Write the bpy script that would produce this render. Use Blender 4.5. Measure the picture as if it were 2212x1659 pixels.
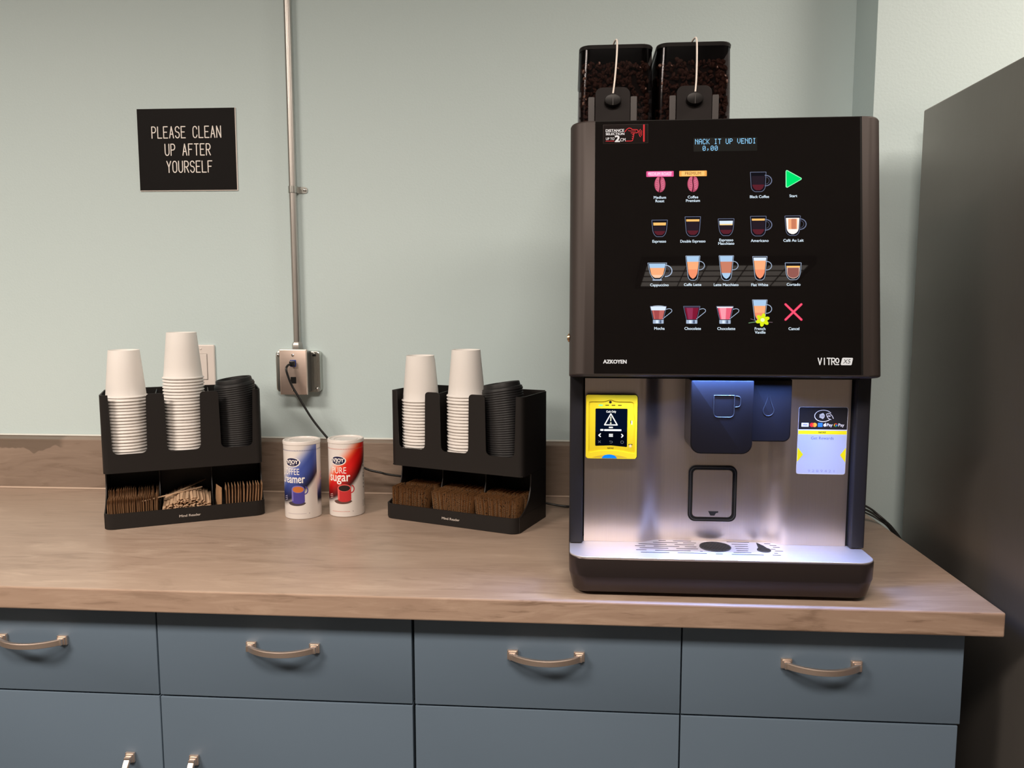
import bpy, bmesh, math, random
from mathutils import Vector, Matrix

random.seed(7)
for o in list(bpy.data.objects):
    bpy.data.objects.remove(o)
SC = bpy.context.scene
COL = SC.collection
PI = math.pi

# ------------------------------------------------------------------ camera
CAM_YAW, CAM_PITCH, CAM_ROLL = 0.07448, 0.10442, 0.00129
cam = bpy.data.cameras.new('camera')
cam.sensor_width = 36.0
cam.lens = 1681.26 / 2212 * 36.0
cam.clip_start = 0.02
camo = bpy.data.objects.new('camera', cam)
COL.objects.link(camo)
_f = Vector((-math.sin(CAM_YAW) * math.cos(CAM_PITCH), math.cos(CAM_YAW) * math.cos(CAM_PITCH), -math.sin(CAM_PITCH)))
_r = Vector((math.cos(CAM_YAW), math.sin(CAM_YAW), 0))
_d = _f.cross(_r)
_r2 = _r * math.cos(CAM_ROLL) + _d * math.sin(CAM_ROLL)
_d2 = _d * math.cos(CAM_ROLL) - _r * math.sin(CAM_ROLL)
camo.matrix_world = Matrix(((_r2.x, -_d2.x, -_f.x, 0.0), (_r2.y, -_d2.y, -_f.y, -1.9559), (_r2.z, -_d2.z, -_f.z, 1.39955), (0, 0, 0, 1)))
SC.camera = camo

# ------------------------------------------------------------------ world, exposure
w = bpy.data.worlds.new('world')
SC.world = w
w.use_nodes = True
w.node_tree.nodes['Background'].inputs[0].default_value = (0.9, 0.85, 0.8, 1)
w.node_tree.nodes['Background'].inputs[1].default_value = 0.02
SC.view_settings.view_transform = 'Standard'
SC.view_settings.look = 'None'
SC.view_settings.exposure = 0.0
SC.view_settings.gamma = 1.0
SC.view_settings.use_curve_mapping = False

# ------------------------------------------------------------------ lamps in the ceiling (fixtures are built below)
CEIL = 2.90
# x, y, watts, spread: the louvres cut off the light towards the far end of the room
TROFFERS = [(-2.15, -2.30, 102.0, 165), (0.0, -2.35, 62.0, 165), (1.85, -1.00, 42.0, 165), (-1.45, -5.15, 66.0, 110), (1.12, -5.15, 66.0, 110)]
LAMP_COLOUR = (1.0, 0.855, 0.735)
for (lx, ly, lw, lsp) in TROFFERS:
    L = bpy.data.lights.new('troffer_lamp', 'AREA')
    L.shape = 'RECTANGLE'; L.size = 1.12; L.size_y = 0.52
    L.energy = lw; L.color = LAMP_COLOUR; L.spread = math.radians(lsp)
    lo = bpy.data.objects.new('troffer_lamp', L)
    lo.location = (lx, ly, CEIL - 0.062)
    COL.objects.link(lo)


# ------------------------------------------------------------------ materials
def s(r, g, b):
    f = lambda c: (c / 255) / 12.92 if c / 255 <= 0.04045 else ((c / 255 + 0.055) / 1.055) ** 2.4
    return (f(r), f(g), f(b), 1.0)


MATS = {}


def mat(name, col, rough=0.5, metal=0.0, spec=0.5, coat=0.0, emit=None, es=0.0, aniso=0.0):
    if name in MATS:
        return MATS[name]
    m = bpy.data.materials.new(name)
    m.use_nodes = True
    b = m.node_tree.nodes['Principled BSDF']
    b.inputs['Base Color'].default_value = col if len(col) == 4 else (*col, 1)
    b.inputs['Roughness'].default_value = rough
    b.inputs['Metallic'].default_value = metal
    b.inputs['Specular IOR Level'].default_value = spec
    b.inputs['Coat Weight'].default_value = coat
    if aniso:
        b.inputs['Anisotropic'].default_value = aniso
    if emit:
        b.inputs['Emission Color'].default_value = emit if len(emit) == 4 else (*emit, 1)
        b.inputs['Emission Strength'].default_value = es
    MATS[name] = m
    return m


def emis(col, k=1.0):
    key = 'glow_%d_%d_%d_%d' % (*col, int(k * 100))
    if key in MATS:
        return MATS[key]
    m = bpy.data.materials.new(key)
    m.use_nodes = True
    nt = m.node_tree
    nt.nodes.clear()
    e = nt.nodes.new('ShaderNodeEmission')
    e.inputs[0].default_value = s(*col)
    e.inputs[1].default_value = k
    o = nt.nodes.new('ShaderNodeOutputMaterial')
    nt.links.new(e.outputs[0], o.inputs[0])
    MATS[key] = m
    return m


def ink(col, rough=0.45):
    return mat('ink_%d_%d_%d' % col, s(*col), rough)


class NT:
    """small node-building helper"""
    def __init__(self, m):
        self.m = m; self.nt = m.node_tree
        self.b = self.nt.nodes['Principled BSDF']

    def n(self, t, **kw):
        nd = self.nt.nodes.new(t)
        for k, v in kw.items():
            if k.startswith('i_'):
                key = k[2:]
                key = int(key) if key.isdigit() else key.replace('_', ' ')
                nd.inputs[key].default_value = v
            else:
                setattr(nd, k, v)
        return nd

    def l(self, a, b):
        self.nt.links.new(a, b)

    def math(self, op, a, b=None, c=None):
        nd = self.nt.nodes.new('ShaderNodeMath'); nd.operation = op
        for i, v in enumerate((a, b, c)):
            if v is None:
                continue
            if isinstance(v, (int, float)):
                nd.inputs[i].default_value = v
            else:
                self.l(v, nd.inputs[i])
        return nd.outputs[0]

    def mix(self, f, a, b, blend='MIX'):
        nd = self.nt.nodes.new('ShaderNodeMix'); nd.data_type = 'RGBA'; nd.blend_type = blend
        for i, v in ((0, f), (6, a), (7, b)):
            if isinstance(v, (int, float)):
                nd.inputs[i].default_value = v
            elif isinstance(v, tuple):
                nd.inputs[i].default_value = v
            else:
                self.l(v, nd.inputs[i])
        return nd.outputs[2]

    def smooth(self, v, e0, e1):
        nd = self.nt.nodes.new('ShaderNodeMapRange'); nd.interpolation_type = 'SMOOTHSTEP'
        self.l(v, nd.inputs[0])
        nd.inputs[1].default_value = e0; nd.inputs[2].default_value = e1
        nd.inputs[3].default_value = 0; nd.inputs[4].default_value = 1
        return nd.outputs[0]

    def ramp(self, v, stops):
        nd = self.nt.nodes.new('ShaderNodeValToRGB')
        el = nd.color_ramp.elements
        el[0].position, el[0].color = stops[0]
        el[1].position, el[1].color = stops[-1]
        for p, c in stops[1:-1]:
            e = el.new(p); e.color = c
        self.l(v, nd.inputs[0])
        return nd.outputs[0]

    def coords(self, kind='Object', scale=(1, 1, 1), loc=(0, 0, 0)):
        t = self.nt.nodes.new('ShaderNodeTexCoord')
        mp = self.nt.nodes.new('ShaderNodeMapping')
        mp.inputs['Scale'].default_value = scale
        mp.inputs['Location'].default_value = loc
        self.l(t.outputs[kind], mp.inputs[0])
        return mp.outputs[0]

    def noise(self, vec, scale, detail=4, rough=0.55, dist=0.0):
        nd = self.n('ShaderNodeTexNoise')
        nd.inputs['Scale'].default_value = scale
        nd.inputs['Detail'].default_value = detail
        nd.inputs['Roughness'].default_value = rough
        nd.inputs['Distortion'].default_value = dist
        self.l(vec, nd.inputs['Vector'])
        return nd.outputs[0]

    def bump(self, h, strength, distance):
        nd = self.n('ShaderNodeBump')
        nd.inputs['Strength'].default_value = strength
        nd.inputs['Distance'].default_value = distance
        self.l(h, nd.inputs['Height'])
        self.l(nd.outputs[0], self.b.inputs['Normal'])


def wall_material():
    m = mat('painted_wall', (0.545, 0.655, 0.635), 0.55, spec=0.3)
    t = NT(m)
    v = t.coords()
    big = t.noise(v, 1.3, 2)
    col = t.mix(big, (0.585, 0.72, 0.735, 1), (0.62, 0.745, 0.76, 1))
    t.l(col, t.b.inputs['Base Color'])
    t.bump(t.noise(v, 170, 3, 0.6), 0.22, 0.002)
    return m


def wood_material(name, base, dark, light, amount=1.0, blot=False):
    m = mat(name, base, 0.36, spec=0.45)
    t = NT(m)
    v1 = t.coords('Object', (3.6, 13, 22))
    v2 = t.coords('Object', (9, 60, 90))
    v3 = t.coords('Object', (0.9, 3.0, 4.0))
    n1 = t.noise(v1, 1.0, 6, 0.62, 1.2)
    n2 = t.noise(v2, 1.0, 5, 0.6, 0.6)
    n3 = t.noise(v3, 1.0, 3, 0.5, 0.5)
    c = t.ramp(n1, [(0.30, (*dark, 1)), (0.47, (*base, 1)), (0.56, (*base, 1)), (0.74, (*light, 1))])
    f = t.smooth(n2, 0.50, 0.72)
    f = t.math('MULTIPLY', f, 0.45 * amount)
    c = t.mix(f, c, (*light, 1))
    f2 = t.smooth(n2, 0.44, 0.30)
    f2 = t.math('MULTIPLY', f2, 0.6 * amount)
    c = t.mix(f2, c, (*dark, 1))
    f3 = t.math('MULTIPLY', t.smooth(n3, 0.42, 0.62), 0.30)
    c = t.mix(f3, c, (*light, 1))
    if blot:
        # a brown patch of unpainted wood grain with a wavy lower edge, high on the left of the backsplash
        geo = t.n('ShaderNodeNewGeometry')
        sep = t.n('ShaderNodeSeparateXYZ')
        t.l(geo.outputs['Position'], sep.inputs[0])
        wv = t.noise(t.coords('Object', (16, 0, 0)), 1.0, 2, 0.5)
        edge = t.math('ADD', t.math('MULTIPLY', wv, -0.075), 1.055)
        a = t.smooth(t.math('SUBTRACT', sep.outputs[2], edge), -0.0015, 0.0015)
        bx = t.math('MULTIPLY', t.smooth(sep.outputs[0], -1.325, -1.345), t.smooth(sep.outputs[0], -1.9, -1.88))
        a = t.math('MULTIPLY', t.math('MULTIPLY', a, bx), 0.75)
        c = t.mix(a, c, (dark[0] * 0.8, dark[1] * 0.86, dark[2] * 0.9, 1))
    t.l(c, t.b.inputs['Base Color'])
    t.bump(n2, 0.10, 0.001)
    return m


def brushed(name, col, rough, vertical=True, amt=0.08, metal=1.0):
    m = mat(name, col, rough, metal)
    t = NT(m)
    v = t.coords('Object', (900, 900, 6) if vertical else (6, 900, 900))
    n = t.noise(v, 1.0, 3, 0.6)
    big = t.noise(t.coords('Object', (6, 6, 6)), 1.0, 3, 0.6)
    r = t.math('ADD', t.math('MULTIPLY', n, amt), rough - amt / 2)
    r = t.math('ADD', r, t.math('MULTIPLY', t.math('SUBTRACT', big, 0.5), 0.12))
    t.l(r, t.b.inputs['Roughness'])
    c = t.mix(n, (col[0] * 0.93, col[1] * 0.93, col[2] * 0.93, 1), (min(1, col[0] * 1.07), min(1, col[1] * 1.07), min(1, col[2] * 1.07), 1))
    t.l(c, t.b.inputs['Base Color'])
    t.bump(n, 0.02, 0.0001)
    return m


def grainy(name, col, rough, scale=900, amt=0.15, metal=0.0, spec=0.5):
    m = mat(name, col, rough, metal, spec)
    t = NT(m)
    n = t.noise(t.coords(), scale, 2, 0.6)
    c = t.mix(n, (col[0] * (1 - amt), col[1] * (1 - amt), col[2] * (1 - amt), 1), (col[0] * (1 + amt), col[1] * (1 + amt), col[2] * (1 + amt), 1))
    t.l(c, t.b.inputs['Base Color'])
    t.bump(n, 0.06, 0.0004)
    return m


WALL = wall_material()
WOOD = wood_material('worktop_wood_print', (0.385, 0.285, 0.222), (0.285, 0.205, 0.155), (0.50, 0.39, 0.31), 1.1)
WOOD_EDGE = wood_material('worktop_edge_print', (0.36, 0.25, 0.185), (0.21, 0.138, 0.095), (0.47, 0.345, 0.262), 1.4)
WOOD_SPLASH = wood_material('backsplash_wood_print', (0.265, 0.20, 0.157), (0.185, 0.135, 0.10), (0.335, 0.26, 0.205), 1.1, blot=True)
CABINET = grainy('blue_grey_cabinet_paint', (0.125, 0.176, 0.235), 0.48, 1400, 0.05, spec=0.4)
CARCASS = mat('dark_toe_kick_and_gap_shade', (0.02, 0.022, 0.026), 0.8)  # near-black puts the shade of the front gaps into the carcass colour
COPPER = brushed('brushed_copper', (0.90, 0.74, 0.64), 0.38, vertical=False, amt=0.05)
PLASTIC = grainy('matte_black_plastic', (0.011, 0.0095, 0.009), 0.48, 1500, 0.2, spec=0.35)
LIDBLACK = mat('black_lid_plastic', (0.013, 0.013, 0.014), 0.5, spec=0.3)
CUPWHITE = grainy('white_cup_paper', (0.80, 0.78, 0.755), 0.6, 700, 0.02, spec=0.25)
DOORMET = grainy('dark_brown_metal', (0.050, 0.040, 0.037), 0.52, 1800, 0.10, metal=0.3, spec=0.4)
BASEMET = grainy('dark_base_metal', (0.056, 0.043, 0.042), 0.30, 1800, 0.10, metal=0.6)
POST = grainy('dark_post_plastic', (0.013, 0.0125, 0.016), 0.5, 1500, 0.1, spec=0.3)
STEEL = brushed('brushed_steel', (0.52, 0.45, 0.415), 0.34, amt=0.03)
STEELH = brushed('brushed_steel_tray', (0.86, 0.83, 0.83), 0.56, vertical=False, amt=0.03)
GLASSBLACK = mat('black_panel_glass', (0.006, 0.005, 0.005), 0.015, spec=0.5)
GASKET = mat('black_rubber', (0.005, 0.005, 0.005), 0.6, spec=0.2)
GLOSSBLACK = mat('glossy_black_plastic', (0.008, 0.007, 0.008), 0.24, spec=0.22)
YELLOW = mat('yellow_plastic', (0.84, 0.66, 0.02), 0.35)
GALV = brushed('galvanised_steel', (0.55, 0.56, 0.53), 0.30, amt=0.2)
PLATEMET = brushed('copper_toned_steel_plate', (0.88, 0.73, 0.65), 0.47, vertical=False, amt=0.04)
CONDUIT = brushed('conduit_steel', (0.52, 0.50, 0.475), 0.40, amt=0.04)
FRIDGE = brushed('fridge_steel', (0.27, 0.25, 0.23), 0.42, amt=0.03, metal=0.75)
WHITEPL = mat('white_plastic', (0.80, 0.74, 0.70), 0.35)
CABLE = mat('black_cable', (0.010, 0.010, 0.010), 0.35)
CHROME = mat('chrome', (0.8, 0.78, 0.76), 0.15, 1.0)
FLOORM = mat('dark_carpet_tile', (0.05, 0.048, 0.045), 0.9)
CEILM = mat('ceiling_tile', (0.42, 0.41, 0.39), 0.9)
ROOMW = mat('room_wall_paint', (0.40, 0.36, 0.32), 0.7)


# ------------------------------------------------------------------ geometry helpers
def rrect(x0, x1, y0, y1, r, n=6):
    rr = r if isinstance(r, (list, tuple)) else [r] * 4          # bl, br, tr, tl
    pts = []
    for (cx, cy, a0, q) in ((x0 + rr[0], y0 + rr[0], 180, rr[0]), (x1 - rr[1], y0 + rr[1], 270, rr[1]),
                            (x1 - rr[2], y1 - rr[2], 0, rr[2]), (x0 + rr[3], y1 - rr[3], 90, rr[3])):
        if q <= 1e-7:
            pts.append((cx, cy)); continue
        for i in range(n + 1):
            a = math.radians(a0 + 90 * i / n)
            pts.append((cx + q * math.cos(a), cy + q * math.sin(a)))
    return pts


def arc(cx, cy, rx, ry, a0, a1, n=12):
    return [(cx + rx * math.cos(math.radians(a0 + (a1 - a0) * i / n)), cy + ry * math.sin(math.radians(a0 + (a1 - a0) * i / n))) for i in range(n + 1)]


def shrink(r, i):
    return [max(q - i, 1e-4) for q in r] if isinstance(r, (list, tuple)) else max(r - i, 1e-4)


class G:
    def __init__(self):
        self.v = []; self.f = []; self.m = []; self.ang = 22

    def add(self, vs, fs, mi=0):
        k = len(self.v)
        self.v += [tuple(p) for p in vs]
        for f in fs:
            self.f.append(tuple(i + k for i in f)); self.m.append(mi)
        return self

    def box(self, x0, x1, y0, y1, z0, z1, mi=0):
        return self.add([(x0, y0, z0), (x1, y0, z0), (x1, y1, z0), (x0, y1, z0), (x0, y0, z1), (x1, y0, z1), (x1, y1, z1), (x0, y1, z1)],
                        [(0, 3, 2, 1), (4, 5, 6, 7), (0, 1, 5, 4), (1, 2, 6, 5), (2, 3, 7, 6), (3, 0, 4, 7)], mi)

    def loft(self, loops, cap0=True, cap1=True, mi=0, closed=True):
        n = len(loops[0]); vs = [p for l in loops for p in l]; fs = []
        for j in range(len(loops) - 1):
            for i in range(n if closed else n - 1):
                a = j * n + i; b = j * n + (i + 1) % n
                fs.append((a, b, b + n, a + n))
        if cap0:
            fs.append(tuple(reversed(range(n))))
        if cap1:
            fs.append(tuple((len(loops) - 1) * n + i for i in range(n)))
        return self.add(vs, fs, mi)

    def rbox(self, x0, x1, y0, y1, z0, z1, r=0.004, e=0.0, n=5, mi=0):
        """box with rounded vertical edges (plan radius r) and a small bevel e at top and bottom"""
        L = []
        if e > 0:
            for (z, i) in ((z0, e), (z0 + e * .3, e * .3), (z0 + e, 0), (z1 - e, 0), (z1 - e * .3, e * .3), (z1, e)):
                L.append([(x, y, z) for x, y in rrect(x0 + i, x1 - i, y0 + i, y1 - i, shrink(r, i), n)])
        else:
            for z in (z0, z1):
                L.append([(x, y, z) for x, y in rrect(x0, x1, y0, y1, r, n)])
        return self.loft(L, mi=mi)

    def fbox(self, x0, x1, z0, z1, y0, y1, r=0.004, e=0.0, n=5, mi=0):
        """rounded rectangle in the x-z plane, extruded from front y0 to back y1"""
        L = []
        seq = ((y1, 0), (y0 + e, 0), (y0 + e * .3, e * .3), (y0, e)) if e > 0 else ((y1, 0), (y0, 0))
        for (y, i) in seq:
            L.append([(x, y, z) for x, z in rrect(x0 + i, x1 - i, z0 + i, z1 - i, shrink(r, i), n)])
        return self.loft(L, mi=mi)

    def ring(self, outer, inner, fn0, fn1, mi=0):
        """frame between two outlines of equal length, from surface fn0 to fn1"""
        n = len(outer)
        vs = [fn0(p) for p in outer] + [fn0(p) for p in inner] + [fn1(p) for p in outer] + [fn1(p) for p in inner]
        fs = []
        for i in range(n):
            j = (i + 1) % n
            fs += [(i, j, n + j, n + i), (2 * n + i, 3 * n + i, 3 * n + j, 2 * n + j), (i, 2 * n + i, 2 * n + j, j), (n + i, n + j, 3 * n + j, 3 * n + i)]
        return self.add(vs, fs, mi)

    def prism(self, pts, fn0, fn1, mi=0):
        n = len(pts)
        return self.loft([[fn0(p) for p in pts], [fn1(p) for p in pts]], mi=mi)

    def lathe(self, prof, n=32, c=(0, 0, 0), mi=0, cap0=False, cap1=False):
        L = [[(c[0] + r * math.cos(2 * PI * i / n), c[1] + r * math.sin(2 * PI * i / n), c[2] + z) for i in range(n)] for r, z in prof]
        return self.loft(L, cap0, cap1, mi)

    def tube(self, path, r, n=10, mi=0, caps=True):
        if n < 18:
            self.ang = 62
        P = [Vector(p) for p in path]
        L = []; up = Vector((0, 0, 1))
        T0 = (P[1] - P[0]).normalized()
        if abs(T0.dot(up)) > 0.95:
            up = Vector((0, 1, 0))
        N = (up - T0 * up.dot(T0)).normalized()
        for i, p in enumerate(P):
            a = P[max(i - 1, 0)]; b = P[min(i + 1, len(P) - 1)]
            T = (b - a).normalized()
            N = (N - T * N.dot(T)).normalized()
            B = T.cross(N)
            rr = r[i] if isinstance(r, (list, tuple)) else r
            L.append([p + N * (rr * math.cos(2 * PI * k / n)) + B * (rr * math.sin(2 * PI * k / n)) for k in range(n)])
        return self.loft(L, caps, caps, mi)

    def mesh(self, name, mats, smooth=True, ang=None):
        me = bpy.data.meshes.new(name)
        me.from_pydata(self.v, [], self.f)
        for m in (mats if isinstance(mats, (list, tuple)) else [mats]):
            me.materials.append(m)
        for i, p in enumerate(me.polygons):
            p.material_index = self.m[i]
        me.update()
        bm = bmesh.new(); bm.from_mesh(me)
        bmesh.ops.remove_doubles(bm, verts=bm.verts, dist=1e-7)
        bmesh.ops.recalc_face_normals(bm, faces=bm.faces)
        bm.to_mesh(me); bm.free()
        if smooth:
            me.shade_smooth()
            me.set_sharp_from_angle(angle=math.radians(ang or self.ang))
        return me

    def build(self, name, mats, parent=None, smooth=True, ang=None):
        return link(name, self.mesh(name, mats, smooth, ang), parent)


def link(name, me, parent=None):
    o = bpy.data.objects.new(name, me)
    COL.objects.link(o)
    if parent is not None:
        o.parent = parent
        if parent.get('_world'):
            o.location = -Vector(parent.location)
    return o


def spline(pts, n=10):
    """Catmull-Rom through the points"""
    P = [Vector(p) for p in pts]
    P = [P[0] * 2 - P[1]] + P + [P[-1] * 2 - P[-2]]
    out = []
    for i in range(1, len(P) - 2):
        for k in range(n):
            t = k / n
            a, b, c, d = P[i - 1], P[i], P[i + 1], P[i + 2]
            out.append(0.5 * ((2 * b) + (c - a) * t + (2 * a - 5 * b + 4 * c - d) * t * t + (3 * b - a - 3 * c + d) * t ** 3))
    out.append(P[-2])
    return out


def tag(o, label=None, cat=None, group=None, kind=None):
    if label: o['label'] = label
    if cat: o['category'] = cat
    if group: o['group'] = group
    if kind: o['kind'] = kind
    return o


def empty(name, loc, rz=0.0, label=None, cat=None, group=None, world=False):
    """thing root; with world=True its direct parts are modelled in room coordinates"""
    o = bpy.data.objects.new(name, None)
    o.empty_display_size = 0.05
    o.location = loc
    o.rotation_euler = (0, 0, rz)
    COL.objects.link(o)
    if world:
        o['_world'] = 1
    return tag(o, label, cat, group)


# ------------------------------------------------------------------ lettering
def font_meshes(items):
    """turn every needed string into flat polygons once: {(text, bold, shear): (verts, faces, capheight)}"""
    tmp = []
    for (t, b, sh) in items:
        cu = bpy.data.curves.new('t', 'FONT')
        cu.body = t; cu.size = 1.0; cu.align_x = 'LEFT'; cu.shear = sh
        cu.resolution_u = 3
        ob = bpy.data.objects.new('t', cu)
        COL.objects.link(ob); tmp.append(ob)
    bpy.context.view_layer.update()
    dg = bpy.context.evaluated_depsgraph_get()
    out = {}
    for it, ob in zip(items, tmp):
        me = bpy.data.meshes.new_from_object(ob.evaluated_get(dg))
        out[it] = ([(v.co.x, v.co.y) for v in me.vertices], [tuple(p.vertices) for p in me.polygons])
        bpy.data.meshes.remove(me)
    for ob in tmp:
        cu = ob.data
        bpy.data.objects.remove(ob); bpy.data.curves.remove(cu)
    return out


B0, B1, B2, B3 = 0.018, 0.012, 0.03, 0.045
CAPTIONS = ['Medium', 'Roast', 'Coffee', 'Premium', 'Black Coffee', 'Start', 'Espresso', 'Double Espresso', 'Macchiato', 'Americano',
            'Café Au Lait', 'Cappuccino', 'Caffe Latte', 'Latte Macchiato', 'Flat White', 'Cortado', 'Mocha', 'Chocolate', 'Chocolatte',
            'French', 'Vanille', 'Cancel']
STRINGS = [(c, B0, 0) for c in CAPTIONS] + [('MEDIUM ROAST', B1, 0), ('PREMIUM', 0, 0), ('DISTANCE', B2, 0), ('SELECTION', B2, 0), ('UP TO', B1, 0), ('2', B3, 0), ('CM', B1, 0),
            ('AZKOYEN', B3, 0), ('X5', 0, 0.25), ('Mind Reader', B1, 0), ('NAYAX', B2, 0), ('Get Rewards', 0, 0), ('9 2 8 9 4 2 1', 0, 0), ('VISA', B2, 0.2), ('Pay', B1, 0),
            ('G', B2, 0), ("N'JOY", B2, 0), ('BRAND', 0, 0), ('COFFEE', 0, 0), ('Creamer', B1, 0), ('PURE', 0, 0), ('sugar', B1, 0),
            ('Cash Only', B2, 0)]
FONTS = font_meshes(STRINGS)
CAPH = max(y for x, y in FONTS[('PREMIUM', 0, 0)][0])

GL = {'P': [[(0, 0), (0, 1), (.5, 1)] + arc(.5, .74, .5, .26, 90, -90, 10) + [(0, .48)]],
      'L': [[(0, 1), (0, 0), (1, 0)]],
      'E': [[(1, 1), (0, 1), (0, 0), (1, 0)], [(0, .52), (.78, .52)]],
      'A': [[(0, 0), (.5, 1), (1, 0)], [(.17, .34), (.83, .34)]],
      'S': [arc(.5, .76, .5, .24, 15, 270, 14) + arc(.5, .26, .5, .26, 90, -165, 14)],
      'C': [arc(.5, .72, .5, .28, 10, 180, 9) + arc(.5, .28, .5, .28, 180, 350, 9)],
      'N': [[(0, 0), (0, 1), (1, 0), (1, 1)]],
      'U': [[(0, 1), (0, .28)] + arc(.5, .28, .5, .28, 180, 360, 10) + [(1, 1)]],
      'F': [[(1, 1), (0, 1), (0, 0)], [(0, .52), (.78, .52)]],
      'T': [[(0, 1), (1, 1)], [(.5, 1), (.5, 0)]],
      'R': [[(0, 0), (0, 1), (.5, 1)] + arc(.5, .74, .5, .26, 90, -90, 10) + [(0, .48)], [(.45, .48), (1, 0)]],
      'Y': [[(0, 1), (.5, .48), (1, 1)], [(.5, .48), (.5, 0)]],
      'O': [arc(.5, .72, .5, .28, 0, 180, 9) + arc(.5, .28, .5, .28, 180, 360, 9) + [(1, .72)]],
      'V': [[(0, 1), (.5, 0), (1, 1)]], 'I': [[(.5, 1), (.5, 0)]]}

DOTS = {'N': '10001 11001 10101 10011 10001 10001 10001', 'A': '01110 10001 10001 11111 10001 10001 10001', 'C': '01110 10001 10000 10000 10000 10001 01110',
        'K': '10001 10010 10100 11000 10100 10010 10001', 'I': '01110 00100 00100 00100 00100 00100 01110', 'T': '11111 00100 00100 00100 00100 00100 00100',
        'U': '10001 10001 10001 10001 10001 10001 01110', 'P': '11110 10001 10001 11110 10000 10000 10000', 'V': '10001 10001 10001 10001 10001 01010 00100',
        'E': '11111 10000 10000 11110 10000 10000 11111', 'D': '11110 10001 10001 10001 10001 10001 11110', '0': '01110 10001 10011 10101 11001 10001 01110',
        ',': '00000 00000 00000 00000 01100 00100 01000'}


class Flat:
    """flat print or backlit graphic laid on a surface; coordinates in millimetres"""
    def __init__(self, fn, base=0.25, step=0.10):
        self.fn = fn; self.base = base; self.step = step
        self.g = G(); self.mats = []

    def mi(self, m):
        if m not in self.mats:
            self.mats.append(m)
        return self.mats.index(m)

    def poly(self, pts, m, l=0):
        self.k = getattr(self, 'k', 0) + 1
        h = self.base + self.step * l + .0022 * (self.k % 11)
        self.g.add([self.fn(x, y, h) for x, y in pts], [tuple(range(len(pts)))], self.mi(m))
        return self

    def tris(self, vs, fs, m, l=0):
        self.k = getattr(self, 'k', 0) + 1
        h = self.base + self.step * l + .0022 * (self.k % 11)
        self.g.add([self.fn(x, y, h) for x, y in vs], fs, self.mi(m))
        return self

    def rect(self, x0, y0, x1, y1, m, l=0, r=0):
        return self.poly(rrect(x0, x1, y0, y1, r, 4) if r else [(x0, y0), (x1, y0), (x1, y1), (x0, y1)], m, l)

    def ell(self, cx, cy, rx, ry, m, l=0, n=24):
        return self.poly([(cx + rx * math.cos(2 * PI * i / n), cy + ry * math.sin(2 * PI * i / n)) for i in range(n)], m, l)

    def strips(self, x0, x1, lo, hi, m, l=0, n=10):
        """area between two curves, cut in narrow strips so that it follows a curved surface"""
        for i in range(n):
            a = x0 + (x1 - x0) * i / n; b = x0 + (x1 - x0) * (i + 1) / n
            self.poly([(a, lo(a)), (b, lo(b)), (b, hi(b)), (a, hi(a))], m, l)
        return self

    def stroke(self, pts, wd, m, l=0, closed=False, joint=True):
        h = wd / 2
        P = list(pts) + ([pts[0]] if closed else [])
        for (x0, y0), (x1, y1) in zip(P, P[1:]):
            d = math.hypot(x1 - x0, y1 - y0)
            if d < 1e-9:
                continue
            nx, ny = -(y1 - y0) / d * h, (x1 - x0) / d * h
            self.poly([(x0 + nx, y0 + ny), (x0 - nx, y0 - ny), (x1 - nx, y1 - ny), (x1 + nx, y1 + ny)], m, l)
        if joint:
            for i, (x, y) in enumerate(P):
                self.ell(x, y, h, h, m, l + 0.15, 8)
        return self

    def text(self, t, x, y, h, m, l=0, w=None, bold=0.0, shear=0, align='c'):
        vs, fs = FONTS[(t, bold, shear)]
        x0 = min(a for a, b in vs); x1 = max(a for a, b in vs)
        ky = h / CAPH
        kx = (w / (x1 - x0)) if w else ky
        off = x - (x0 + x1) / 2 * kx if align == 'c' else x - x0 * kx
        d = bold * h / CAPH
        # heavier strokes: the same outline laid down again a hair to each side
        for (dx, dy) in (((0, 0), (d, d * .6), (-d, d * .6), (d, -d * .6), (-d, -d * .6)) if d else ((0, 0),)):
            self.tris([(off + dx + a * kx, y + dy + b * ky) for a, b in vs], fs, m, l)
        return self

    def lines(self, t, x, y, h, wd, pitch, sw, m, l=0):
        for i, ch in enumerate(t):
            for st in GL.get(ch, []):
                self.stroke([(x + i * pitch + a * wd, y + b * h) for a, b in st], sw, m, l)
        return self

    def dots(self, t, x, y, h, wd, pitch, m, l=0):
        for i, ch in enumerate(t):
            if ch not in DOTS:
                continue
            for r, row in enumerate(DOTS[ch].split()):
                for c, b in enumerate(row):
                    if b == '1':
                        px = x + i * pitch + c * wd / 5; py = y + h - (r + 1) * h / 7
                        self.rect(px, py, px + wd / 5 * .99, py + h / 7 * .92, m, l)
        return self

    def build(self, name, parent):
        me = bpy.data.meshes.new(name)
        me.from_pydata(self.g.v, [], self.g.f)
        for m in self.mats:
            me.materials.append(m)
        for i, p in enumerate(me.polygons):
            p.material_index = self.g.m[i]
        me.update()
        return link(name, me, parent)


def plane_fn(O, U, V, N):
    O, U, V, N = Vector(O), Vector(U), Vector(V), Vector(N)
    return lambda x, y, h: O + U * (x * .001) + V * (y * .001) + N * (h * .001)


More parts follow.
